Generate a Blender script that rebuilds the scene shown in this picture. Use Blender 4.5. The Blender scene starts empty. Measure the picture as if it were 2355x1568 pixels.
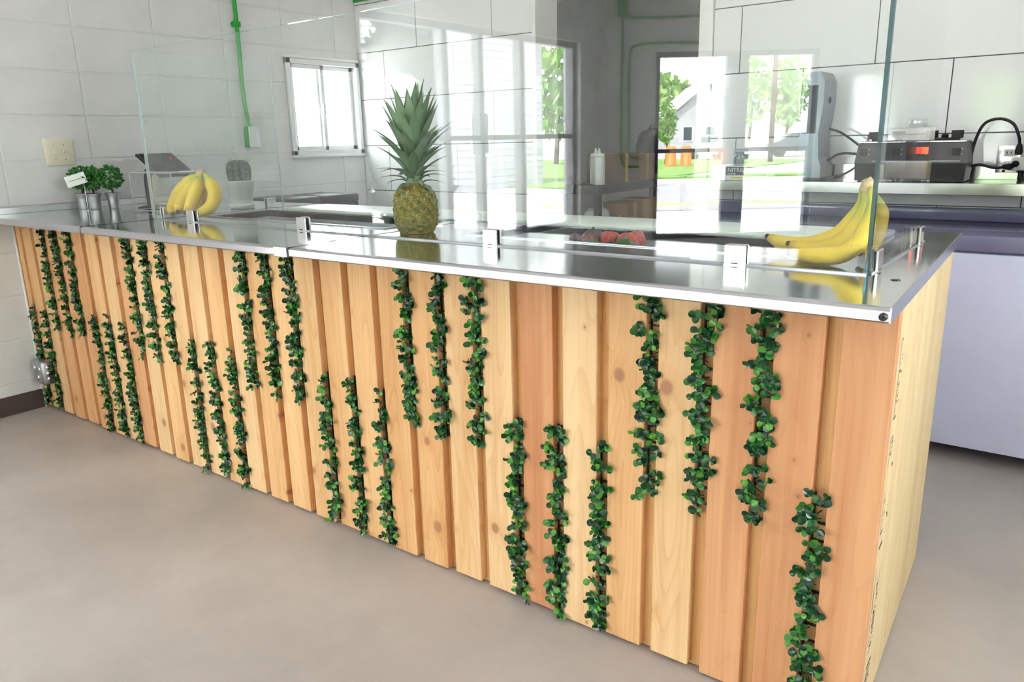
import bpy, bmesh, math, random
from mathutils import Vector, Matrix

random.seed(7)
S = bpy.context.scene
COL = S.collection

# ------------------------------------------------------------------ camera, world, sun, exposure
cam_d = bpy.data.cameras.new('camera')
cam_d.sensor_width = 36.0
cam_d.lens = 26.8304
cam_d.clip_start = 0.05
cam_d.clip_end = 500
cam = bpy.data.objects.new('camera', cam_d)
COL.objects.link(cam)
cam.matrix_world = Matrix(((0.800571, -0.134720, 0.583898, 4.156290),
                           (0.598811, 0.216602, -0.771044, -1.499037),
                           (-0.022598, 0.966920, 0.254077, 1.243340),
                           (0, 0, 0, 1)))
S.camera = cam

SKY_STRENGTH = 16.0
SUN_STRENGTH = 45.0
FILL_LAMP = 1.7  # strength of the added fill lamps
S.view_settings.view_transform = 'Standard'
S.view_settings.look = 'None'
S.view_settings.gamma = 1.0
S.view_settings.use_curve_mapping = False
S.view_settings.exposure = 0.52

w = bpy.data.worlds.new('world')
S.world = w
w.use_nodes = True
bgn = w.node_tree.nodes['Background']
bgn.inputs[0].default_value = (0.93, 0.965, 1.0, 1)
bgn.inputs[1].default_value = SKY_STRENGTH

sun_d = bpy.data.lights.new('sun', 'SUN')
sun_d.energy = SUN_STRENGTH
sun_d.angle = math.radians(0.6)
sun_d.color = (1.0, 0.96, 0.9)
sun = bpy.data.objects.new('sun', sun_d)
COL.objects.link(sun)
sun.rotation_euler = Vector((-0.03, -0.50, -0.86)).to_track_quat('-Z', 'Y').to_euler()
sun.location = (5, 8, 14)

S.cycles.use_denoising = True
S.cycles.max_bounces = 10
S.cycles.diffuse_bounces = 5
S.cycles.glossy_bounces = 6
S.cycles.transparent_max_bounces = 32
S.cycles.sample_clamp_indirect = 12
S.cycles.caustics_reflective = False
S.cycles.caustics_refractive = False

# building-front frame: the shop front runs obliquely from the left wall
FC = Vector((0.062, -5.14, 0))
FD = Vector((0.7972, -0.6037, 0))
FN = Vector((-0.6037, -0.7972, 0))      # outward, towards the street


def street(s, d, z=0.0):
    return FC + FD * s + FN * d + Vector((0, 0, z))


# ------------------------------------------------------------------ node helpers
def srgb(r, g, b):
    def f(c):
        c /= 255.0
        return c / 12.92 if c <= 0.04045 else ((c + 0.055) / 1.055) ** 2.4
    return (f(r), f(g), f(b), 1)


class NT:
    def __init__(s, name):
        s.m = bpy.data.materials.new(name)
        s.m.use_nodes = True
        s.t = s.m.node_tree
        s.t.nodes.clear()
        s.out = s.t.nodes.new('ShaderNodeOutputMaterial')

    def n(s, typ, ins=None, **kw):
        nd = s.t.nodes.new('ShaderNode' + typ)
        for k, v in kw.items():
            setattr(nd, k, v)
        for k, v in (ins or {}).items():
            s.set(nd.inputs[k], v)
        return nd

    def set(s, sock, v):
        if isinstance(v, bpy.types.NodeSocket):
            s.t.links.new(v, sock)
        elif isinstance(v, bpy.types.Node):
            s.t.links.new(v.outputs[0], sock)
        else:
            sock.default_value = v

    def math(s, op, a, b=0.0, c=0.0):
        nd = s.n('Math', operation=op)
        s.set(nd.inputs[0], a)
        s.set(nd.inputs[1], b)
        s.set(nd.inputs[2], c)
        return nd.outputs[0]

    def mix(s, f, a, b, blend='MIX'):
        nd = s.n('Mix', data_type='RGBA', blend_type=blend)
        s.set(nd.inputs[0], f)
        s.set(nd.inputs[6], a)
        s.set(nd.inputs[7], b)
        return nd.outputs[2]

    def ramp(s, f, stops):
        nd = s.n('ValToRGB')
        el = nd.color_ramp.elements
        while len(el) < len(stops):
            el.new(0.5)
        for e, (p, c) in zip(el, stops):
            e.position = p
            e.color = c
        s.set(nd.inputs[0], f)
        return nd.outputs[0]

    def bsdf(s, **ins):
        nd = s.n('BsdfPrincipled')
        for k, v in ins.items():
            s.set(nd.inputs[k.replace('_', ' ')], v)
        s.t.links.new(nd.outputs[0], s.out.inputs[0])
        return nd

    def bump(s, h, strength=0.3, dist=0.002):
        return s.n('Bump', {'Height': h, 'Strength': strength, 'Distance': dist}).outputs[0]


def plain(name, col, rough=0.5, metal=0.0, spec=0.5, var=0.0, coat=0.0, noise=None):
    t = NT(name)
    base = col
    if var or noise:
        tc = t.n('TexCoord')
        nz = t.n('TexNoise', {'Vector': tc.outputs['Object'], 'Scale': noise or 8.0, 'Detail': 4.0})
        v = var or 0.05
        lo = tuple(c * (1 - v) for c in col[:3]) + (1,)
        hi = tuple(min(1, c * (1 + v)) for c in col[:3]) + (1,)
        base = t.ramp(nz.outputs[0], [(0.3, lo), (0.7, hi)])
    t.bsdf(Base_Color=base, Roughness=rough, Metallic=metal, Specular_IOR_Level=spec, Coat_Weight=coat)
    return t.m


M = {}


def wood(name, light, dark, knotty=1.0, ring=0.25, obj_random=True, stretch=(70, 70, 1.6), streak=0.5):
    t = NT(name)
    tc = t.n('TexCoord')
    oi = t.n('ObjectInfo')
    off = t.n('CombineXYZ', {'X': t.math('MULTIPLY', oi.outputs['Random'], 37.0),
                             'Y': t.math('MULTIPLY', oi.outputs['Random'], 11.0),
                             'Z': t.math('MULTIPLY', oi.outputs['Random'], 23.0)})
    p = t.n('VectorMath', {0: tc.outputs['Object'], 1: off.outputs[0]}, operation='ADD').outputs[0]
    # knots
    sx = t.n('SeparateXYZ', {0: p})
    vor = t.n('TexVoronoi', {'Vector': t.n('CombineXYZ', {'X': sx.outputs[0], 'Y': t.math('MULTIPLY', sx.outputs[2], 0.8)}).outputs[0],
                             'Scale': 6.5, 'Randomness': 1.0}, voronoi_dimensions='2D')
    cr = t.n('SeparateColor', {0: vor.outputs['Color']})
    rad = t.math('MULTIPLY', t.math('MAXIMUM', t.math('SUBTRACT', cr.outputs[0], 0.55 - 0.12 * knotty), 0.0), 0.17 * knotty)
    d = vor.outputs['Distance']
    knot = t.math('SUBTRACT', 1.0, t.n('MapRange', {'Value': d, 'From Min': t.math('MULTIPLY', rad, 0.75),
                                                     'From Max': t.math('ADD', t.math('MULTIPLY', rad, 1.25), 0.002)}).outputs[0])
    halo = t.math('MULTIPLY', t.math('SUBTRACT', 1.0, t.n('MapRange', {'Value': d, 'From Min': 0.0, 'From Max': t.math('ADD', t.math('MULTIPLY', rad, 4.0), 0.001)}).outputs[0]),
                  t.math('GREATER_THAN', rad, 0.004))
    # grain
    warp = t.math('MULTIPLY', halo, 0.02)
    wv = t.n('CombineXYZ', {'X': warp})
    pw = t.n('VectorMath', {0: p, 1: wv.outputs[0]}, operation='ADD').outputs[0]
    g1 = t.n('TexNoise', {'Vector': t.n('VectorMath', {0: pw, 1: stretch}, operation='MULTIPLY').outputs[0],
                          'Scale': 1.0, 'Detail': 5.0, 'Roughness': 0.6}).outputs[0]
    g2 = t.n('TexNoise', {'Vector': t.n('VectorMath', {0: pw, 1: (14, 14, 0.7)}, operation='MULTIPLY').outputs[0],
                          'Scale': 1.0, 'Detail': 2.0}).outputs[0]
    # flat-sawn growth lines: contours of a slow noise field give the arched figure
    fld = t.n('TexNoise', {'Vector': t.n('VectorMath', {0: pw, 1: (11.0, 3.0, 1.15)}, operation='MULTIPLY').outputs[0], 'Scale': 1.0, 'Detail': 1.0, 'Roughness': 0.4}).outputs[0]
    fld = t.math('ADD', fld, t.math('MULTIPLY', g1, 0.012))
    saw = t.math('FRACT', t.math('MULTIPLY', fld, 15.0))
    rgs = t.n('MapRange', {'Value': saw, 'From Min': 0.35, 'From Max': 1.0}).outputs[0]
    rgs = t.math('POWER', rgs, 2.0)
    f = t.math('ADD', t.math('MULTIPLY', t.math('SUBTRACT', g1, 0.5), 0.75), t.math('MULTIPLY', t.math('SUBTRACT', g2, 0.5), 2.2 * streak))
    f = t.math('ADD', t.math('ADD', f, 0.35), t.math('MULTIPLY', rgs, ring))
    f = t.math('ADD', f, t.math('MULTIPLY', t.math('SUBTRACT', oi.outputs['Random'], 0.5), 0.25))
    c = t.mix(f, light, dark)
    c = t.mix(t.math('MULTIPLY', halo, 0.35), c, tuple(a * b for a, b in zip(dark[:3], (0.9, 0.75, 0.6))) + (1,))
    kcol = t.mix(t.math('FRACT', t.math('MULTIPLY', d, 45.0)), (0.26, 0.11, 0.05, 1), (0.50, 0.26, 0.14, 1))
    c = t.mix(t.math('MULTIPLY', knot, 0.85), c, kcol)
    t.bsdf(Base_Color=c, Roughness=0.55, Specular_IOR_Level=0.35, Normal=t.bump(g1, 0.25, 0.0006))
    M[name] = t.m


wood('cedar_pale', srgb(238, 204, 156), srgb(204, 150, 96), 1.0)
wood('cedar_honey', srgb(236, 194, 142), srgb(200, 142, 86), 1.0)
wood('cedar_orange', srgb(230, 180, 130), srgb(192, 130, 80), 0.9)
wood('cedar_red', srgb(222, 168, 122), srgb(184, 116, 74), 0.5, ring=0.1, streak=0.8)
wood('backing_pine', srgb(238, 198, 142), srgb(206, 150, 90), 0.3)
wood('plywood', srgb(240, 218, 170), srgb(210, 178, 124), 0.5, ring=0.25)


def steel(name, col, rough, brush=(4, 220, 4), amt=0.06):
    t = NT(name)
    tc = t.n('TexCoord')
    nz = t.n('TexNoise', {'Vector': t.n('VectorMath', {0: tc.outputs['Object'], 1: brush}, operation='MULTIPLY').outputs[0],
                          'Scale': 1.0, 'Detail': 3.0})
    big = t.n('TexNoise', {'Vector': tc.outputs['Object'], 'Scale': 5.0, 'Detail': 2.0})
    r = t.math('ADD', rough - amt / 2, t.math('MULTIPLY', nz.outputs[0], amt))
    r = t.math('ADD', r, t.math('MULTIPLY', t.math('SUBTRACT', big.outputs[0], 0.5), amt))
    t.bsdf(Base_Color=col, Metallic=1.0, Roughness=r, Normal=t.bump(nz.outputs[0], 0.04, 0.0004))
    M[name] = t.m


steel('steel_top', (0.74, 0.75, 0.745, 1), 0.10)
steel('steel_edge', (0.54, 0.535, 0.575, 1), 0.24)
steel('steel_well', (0.70, 0.72, 0.73, 1), 0.3)
steel('steel_shelf', (0.58, 0.585, 0.58, 1), 0.16)
M['steel_worktop'] = plain('steel_worktop', (0.19, 0.19, 0.31, 1), 0.14, 0.0, 0.6, var=0.05)
M['chrome'] = plain('chrome', (0.82, 0.82, 0.84, 1), 0.06, 1.0)
M['chrome_satin'] = plain('chrome_satin', (0.74, 0.73, 0.74, 1), 0.2, 1.0)
M['galvanised'] = plain('galvanised', (0.44, 0.46, 0.49, 1), 0.42, 1.0, var=0.2, noise=30)
M['dark_steel'] = plain('dark_steel', (0.10, 0.10, 0.11, 1), 0.4, 0.8)
M['black_plastic'] = plain('black_plastic', (0.012, 0.012, 0.014, 1), 0.35, var=0.2)
M['black_rubber'] = plain('black_rubber', (0.01, 0.01, 0.01, 1), 0.6)
M['grey_plastic'] = plain('grey_plastic', (0.075, 0.075, 0.08, 1), 0.38, var=0.08)
M['slate_plastic'] = plain('slate_plastic', (0.05, 0.06, 0.075, 1), 0.5, var=0.1)
M['screen_glass'] = plain('screen_glass', (0.028, 0.032, 0.038, 1), 0.45, spec=0.12)
M['silver_plastic'] = plain('silver_plastic', (0.40, 0.42, 0.45, 1), 0.3, 0.4)
M['slate_silver'] = plain('slate_silver', (0.22, 0.25, 0.29, 1), 0.3, 0.3)
M['white_plastic'] = plain('white_plastic', (0.80, 0.80, 0.80, 1), 0.35, var=0.03)
M['ivory_plastic'] = plain('ivory_plastic', srgb(226, 220, 196), 0.35, var=0.03)
M['poly_board'] = plain('poly_board', srgb(226, 235, 226), 0.35, var=0.02)
M['enamel_white'] = plain('enamel_white', (0.68, 0.70, 0.92, 1), 0.22, var=0.02)
M['white_paint'] = plain('white_paint', (0.82, 0.82, 0.80, 1), 0.5, var=0.02)
M['wall_paint'] = plain('wall_paint', (0.80, 0.81, 0.79, 1), 0.6, var=0.02)
M['store_paint'] = plain('store_paint', (0.78, 0.79, 0.78, 1), 0.6, var=0.03)
M['ceiling_paint'] = plain('ceiling_paint', (0.82, 0.82, 0.82, 1), 0.7, var=0.02)
M['joint_paint'] = plain('joint_paint', (0.72, 0.73, 0.72, 1), 0.7, var=0.05)
M['grout'] = plain('grout', (0.13, 0.13, 0.135, 1), 0.8, var=0.2)
M['aluminium'] = plain('aluminium', (0.72, 0.74, 0.74, 1), 0.35, 0.3, var=0.04)
M['dark_frame'] = plain('dark_frame', (0.22, 0.23, 0.24, 1), 0.4, 0.4, var=0.1)
M['base_rubber'] = plain('base_rubber', srgb(74, 62, 58), 0.5, var=0.08)
M['green_paint'] = plain('green_paint', srgb(10, 160, 45), 0.35, var=0.06)
M['green_ink'] = plain('green_ink', srgb(70, 190, 60), 0.6)
M['ink'] = plain('ink', (0.05, 0.055, 0.09, 1), 0.8, var=0.3, noise=60)
M['grey_ink'] = plain('grey_ink', (0.35, 0.36, 0.38, 1), 0.6)
M['card'] = plain('card', (0.86, 0.87, 0.86, 1), 0.5, var=0.02)
M['cardboard'] = plain('cardboard', srgb(176, 128, 84), 0.8, var=0.08)
M['cardboard_dark'] = plain('cardboard_dark', srgb(120, 98, 80), 0.8, var=0.08)
M['carton_yellow'] = plain('carton_yellow', srgb(214, 176, 96), 0.7, var=0.06)
M['carton_blue'] = plain('carton_blue', srgb(60, 110, 190), 0.6, var=0.06)
M['label_grey'] = plain('label_grey', srgb(110, 114, 124), 0.5)
M['label_yellow'] = plain('label_yellow', srgb(232, 214, 70), 0.5)
M['bark'] = plain('bark', srgb(92, 62, 44), 0.8, var=0.25, noise=60)
M['soil'] = plain('soil', (0.05, 0.035, 0.025, 1), 0.9, var=0.3, noise=90)
M['squeeze'] = plain('squeeze', (0.72, 0.75, 0.74, 1), 0.4, var=0.03)
M['spine'] = plain('spine', srgb(222, 206, 170), 0.6, var=0.1)
M['banana_tip'] = plain('banana_tip', srgb(70, 56, 40), 0.7, var=0.3, noise=80)
M['banana_cut'] = plain('banana_cut', srgb(222, 196, 150), 0.7, var=0.2, noise=120)
M['calyx'] = plain('calyx', srgb(62, 112, 60), 0.5, var=0.15, noise=50)
M['plum'] = plain('plum', srgb(84, 58, 62), 0.45, var=0.3, noise=60)
M['vine_plastic'] = plain('vine_plastic', (0.008, 0.03, 0.014, 1), 0.4)
M['orange_plastic'] = plain('orange_plastic', srgb(240, 120, 40), 0.5, var=0.06)
M['car_white'] = plain('car_white', (0.75, 0.76, 0.78, 1), 0.25, coat=0.5, var=0.02)
M['car_dark'] = plain('car_dark', (0.04, 0.05, 0.07, 1), 0.25, coat=0.5, var=0.02)
M['car_glass'] = plain('car_glass', (0.03, 0.05, 0.06, 1), 0.05)
M['tyre'] = plain('tyre', (0.02, 0.02, 0.02, 1), 0.8)
M['roof_grey'] = plain('roof_grey', (0.45, 0.46, 0.47, 1), 0.8, var=0.1)
M['grass'] = plain('grass', srgb(108, 146, 66), 0.9, var=0.3, noise=3)
M['asphalt'] = plain('asphalt', srgb(150, 150, 158), 0.9, var=0.1, noise=4)
M['concrete_lot'] = plain('concrete_lot', srgb(190, 188, 184), 0.9, var=0.06, noise=2)
M['road_yellow'] = plain('road_yellow', srgb(236, 196, 92), 0.8, var=0.06)


def leaf_mat(name, stops, rough=0.32, island=True, edge=None):
    t = NT(name)
    oi = t.n('ObjectInfo')
    if island:
        ge = t.n('NewGeometry')
        f = t.math('FRACT', t.math('ADD', ge.outputs['Random Per Island'], t.math('MULTIPLY', oi.outputs['Random'], 7.3)))
    else:
        f = oi.outputs['Random']
    t.bsdf(Base_Color=t.ramp(f, stops), Roughness=rough, Specular_IOR_Level=0.5)
    M[name] = t.m


leaf_mat('boxwood_leaf', [(0.0, (0.005, 0.034, 0.016, 1)), (0.45, (0.010, 0.075, 0.022, 1)), (0.75, (0.028, 0.17, 0.026, 1)), (1.0, (0.11, 0.36, 0.035, 1))], 0.24)
leaf_mat('topiary_leaf', [(0.0, (0.02, 0.14, 0.03, 1)), (0.5, (0.035, 0.24, 0.04, 1)), (1.0, (0.09, 0.40, 0.06, 1))], 0.4)
leaf_mat('tree_leaf', [(0.0, srgb(110, 150, 80)), (0.5, srgb(150, 185, 105)), (1.0, srgb(190, 215, 140))], 0.6)
leaf_mat('blocker_leaf', [(0.0, (0.006, 0.016, 0.008, 1)), (0.5, (0.012, 0.03, 0.014, 1)), (1.0, (0.02, 0.045, 0.02, 1))], 0.7)


def crown_mat():
    t = NT('pineapple_leaf')
    tc = t.n('TexCoord')
    oi = t.n('ObjectInfo')
    nz = t.n('TexNoise', {'Vector': t.n('VectorMath', {0: tc.outputs['Object'], 1: (160, 160, 14)}, operation='MULTIPLY').outputs[0], 'Scale': 1.0, 'Detail': 3})
    a = t.mix(oi.outputs['Random'], srgb(100, 126, 104), srgb(150, 172, 148))
    t.bsdf(Base_Color=t.mix(t.math('MULTIPLY', nz.outputs[0], 0.6), a, srgb(150, 178, 120)), Roughness=0.5)
    M['pineapple_leaf'] = t.m


def eye_mat():
    t = NT('pineapple_eye')
    tc = t.n('TexCoord')
    oi = t.n('ObjectInfo')
    ln = t.n('VectorMath', {0: t.n('VectorMath', {0: tc.outputs['Object'], 1: (1, 0, 1)}, operation='MULTIPLY').outputs[0]}, operation='LENGTH').outputs['Value']
    green = t.mix(oi.outputs['Random'], srgb(108, 122, 40), srgb(150, 136, 44))
    c = t.ramp(t.math('MULTIPLY', ln, 60.0), [(0.0, srgb(120, 116, 60)), (0.35, srgb(112, 124, 42)), (0.62, srgb(176, 150, 46)), (0.95, srgb(132, 92, 40))])
    t.bsdf(Base_Color=t.mix(0.45, c, green), Roughness=0.5)
    M['pineapple_eye'] = t.m


crown_mat()
eye_mat()
M['pineapple_bract'] = plain('pineapple_bract', srgb(190, 162, 112), 0.6, var=0.15, noise=90)
M['pineapple_skin'] = plain('pineapple_skin', srgb(166, 136, 66), 0.6, var=0.25, noise=60)


def banana_mat():
    t = NT('banana_peel')
    tc = t.n('TexCoord')
    at = t.n('Attribute', attribute_name='along')
    nz = t.n('TexNoise', {'Vector': tc.outputs['Object'], 'Scale': 90.0, 'Detail': 3})
    big = t.n('TexNoise', {'Vector': tc.outputs['Object'], 'Scale': 14.0, 'Detail': 4})
    c = t.ramp(at.outputs['Fac'], [(0.0, srgb(196, 190, 84)), (0.13, srgb(176, 190, 60)), (0.30, srgb(246, 214, 62)), (0.9, srgb(248, 208, 48)), (1.0, srgb(206, 168, 50))])
    c = t.mix(t.math('MULTIPLY', big.outputs[0], 0.3), c, srgb(244, 220, 104))
    sp = t.math('MULTIPLY', t.n('MapRange', {'Value': nz.outputs[0], 'From Min': 0.66, 'From Max': 0.72}).outputs[0],
                t.n('MapRange', {'Value': big.outputs[0], 'From Min': 0.52, 'From Max': 0.6}).outputs[0])
    c = t.mix(t.math('MULTIPLY', sp, 0.75), c, srgb(110, 70, 36))
    t.bsdf(Base_Color=c, Roughness=0.42, Specular_IOR_Level=0.4)
    M['banana_peel'] = t.m


banana_mat()


def berry_mat():
    t = NT('strawberry_red')
    tc = t.n('TexCoord')
    oi = t.n('ObjectInfo')
    v = t.n('TexVoronoi', {'Vector': tc.outputs['Object'], 'Scale': 190.0})
    c = t.mix(oi.outputs['Random'], srgb(196, 44, 34), srgb(150, 26, 34))
    c = t.mix(t.math('LESS_THAN', v.outputs['Distance'], 0.22), c, srgb(226, 170, 90))
    t.bsdf(Base_Color=c, Roughness=0.3, Normal=t.bump(v.outputs['Distance'], 0.5, 0.001))
    M['strawberry_red'] = t.m


berry_mat()


def cactus_mat():
    t = NT('cactus_skin')
    tc = t.n('TexCoord')
    nz = t.n('TexNoise', {'Vector': tc.outputs['Object'], 'Scale': 60.0, 'Detail': 4})
    t.bsdf(Base_Color=t.ramp(nz.outputs[0], [(0.3, srgb(48, 76, 70)), (0.7, srgb(86, 112, 98))]), Roughness=0.6)
    M['cactus_skin'] = t.m


cactus_mat()


def glass(name, tint, ior=1.52):
    t = NT(name)
    ge = t.n('NewGeometry')
    # the ray is not bent inside the pane, so both faces use the air-to-glass Fresnel
    i = t.math('ADD', t.math('MULTIPLY', ge.outputs['Backfacing'], 1.0 / ior - ior), ior)
    fr = t.n('Fresnel', {'IOR': i})
    tr = t.n('BsdfTransparent', {'Color': tint})
    gl = t.n('BsdfGlossy', {'Color': (1, 1, 1, 1), 'Roughness': 0.0})
    mx = t.n('MixShader', {0: fr.outputs[0], 1: tr.outputs[0], 2: gl.outputs[0]})
    t.t.links.new(mx.outputs[0], t.out.inputs[0])
    M[name] = t.m


glass('guard_glass', (0.965, 0.985, 0.98, 1))
glass('window_glass', (0.985, 0.99, 0.99, 1))
glass('mug_glass', (0.80, 0.83, 0.83, 1), 1.5)
glass('acrylic', (0.98, 0.985, 0.985, 1), 1.15)


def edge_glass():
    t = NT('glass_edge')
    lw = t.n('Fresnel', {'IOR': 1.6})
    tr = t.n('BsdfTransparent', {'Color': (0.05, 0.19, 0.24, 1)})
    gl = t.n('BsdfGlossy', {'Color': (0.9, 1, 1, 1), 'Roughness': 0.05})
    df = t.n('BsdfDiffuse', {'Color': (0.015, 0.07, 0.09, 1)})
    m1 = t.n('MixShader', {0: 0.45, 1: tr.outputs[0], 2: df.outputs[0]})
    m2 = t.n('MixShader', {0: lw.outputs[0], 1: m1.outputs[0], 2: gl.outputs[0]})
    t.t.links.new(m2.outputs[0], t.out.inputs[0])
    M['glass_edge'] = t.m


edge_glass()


def painted_light_edge():  # pale copy of the glass edge, with the light it catches painted in
    t = NT('glass_edge_painted_light')
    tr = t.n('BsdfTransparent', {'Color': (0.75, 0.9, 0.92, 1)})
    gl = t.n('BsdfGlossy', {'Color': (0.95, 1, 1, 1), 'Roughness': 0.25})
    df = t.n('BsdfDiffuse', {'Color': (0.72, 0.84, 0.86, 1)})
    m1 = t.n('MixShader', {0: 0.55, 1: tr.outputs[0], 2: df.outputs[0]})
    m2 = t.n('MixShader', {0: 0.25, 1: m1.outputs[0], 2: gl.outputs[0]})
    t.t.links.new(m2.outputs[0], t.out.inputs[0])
    M['glass_edge_painted_light'] = t.m


painted_light_edge()


def acrylic_edge():
    t = NT('acrylic_edge')
    tr = t.n('BsdfTransparent', {'Color': (0.9, 0.9, 0.95, 1)})
    df = t.n('BsdfDiffuse', {'Color': (0.80, 0.80, 0.86, 1)})
    m1 = t.n('MixShader', {0: 0.65, 1: tr.outputs[0], 2: df.outputs[0]})
    t.t.links.new(m1.outputs[0], t.out.inputs[0])
    M['acrylic_edge'] = t.m


acrylic_edge()


def floor_mat():
    t = NT('polished_concrete')
    tc = t.n('TexCoord')
    P = tc.outputs['Object']
    n1 = t.n('TexNoise', {'Vector': P, 'Scale': 1.3, 'Detail': 5, 'Roughness': 0.6})
    n2 = t.n('TexNoise', {'Vector': P, 'Scale': 14.0, 'Detail': 6, 'Roughness': 0.7})
    n3 = t.n('TexNoise', {'Vector': t.n('VectorMath', {0: P, 1: (3.0, 40.0, 1)}, operation='MULTIPLY').outputs[0], 'Scale': 1.0, 'Detail': 3})
    c = t.ramp(n1.outputs[0], [(0.3, srgb(167, 160, 154)), (0.55, srgb(184, 176, 170)), (0.75, srgb(198, 190, 184))])
    c = t.mix(t.math('MULTIPLY', n2.outputs[0], 0.3), c, srgb(150, 145, 140))
    sc = t.n('MapRange', {'Value': n3.outputs[0], 'From Min': 0.70, 'From Max': 0.74}).outputs[0]
    c = t.mix(t.math('MULTIPLY', sc, 0.25), c, srgb(214, 206, 198))
    t.bsdf(Base_Color=c, Roughness=t.math('ADD', 0.36, t.math('MULTIPLY', n2.outputs[0], 0.2)), Specular_IOR_Level=0.4,
           Normal=t.bump(n2.outputs[0], 0.08, 0.002))
    M['polished_concrete'] = t.m


floor_mat()


def block_mat():
    t = NT('painted_block')
    tc = t.n('TexCoord')
    n = t.n('TexNoise', {'Vector': tc.outputs['Object'], 'Scale': 90.0, 'Detail': 5})
    b = t.n('TexNoise', {'Vector': tc.outputs['Object'], 'Scale': 7.0, 'Detail': 3})
    t.bsdf(Base_Color=t.ramp(b.outputs[0], [(0.3, (0.70, 0.715, 0.70, 1)), (0.7, (0.755, 0.765, 0.755, 1))]), Roughness=0.45,
           Normal=t.bump(n.outputs[0], 0.25, 0.0012))
    M['painted_block'] = t.m


block_mat()


def tile_mat():
    t = NT('gloss_tile')
    tc = t.n('TexCoord')
    b = t.n('TexNoise', {'Vector': tc.outputs['Object'], 'Scale': 3.5, 'Detail': 2})
    t.bsdf(Base_Color=(0.80, 0.81, 0.82, 1), Roughness=0.06, Specular_IOR_Level=0.5, Normal=t.bump(b.outputs[0], 0.12, 0.004))
    M['gloss_tile'] = t.m


tile_mat()


def emit(name, col, s):
    t = NT(name)
    e = t.n('Emission', {'Color': col, 'Strength': s})
    t.t.links.new(e.outputs[0], t.out.inputs[0])
    M[name] = t.m


emit('led_red', (1.0, 0.06, 0.02, 1), 6.0)
emit('fill_lamp_diffuser', (1.0, 0.98, 0.95, 1), FILL_LAMP)


def siding_mat():
    M['siding'] = plain('siding', (0.40, 0.41, 0.43, 1), 0.6, var=0.03)


siding_mat()


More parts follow.
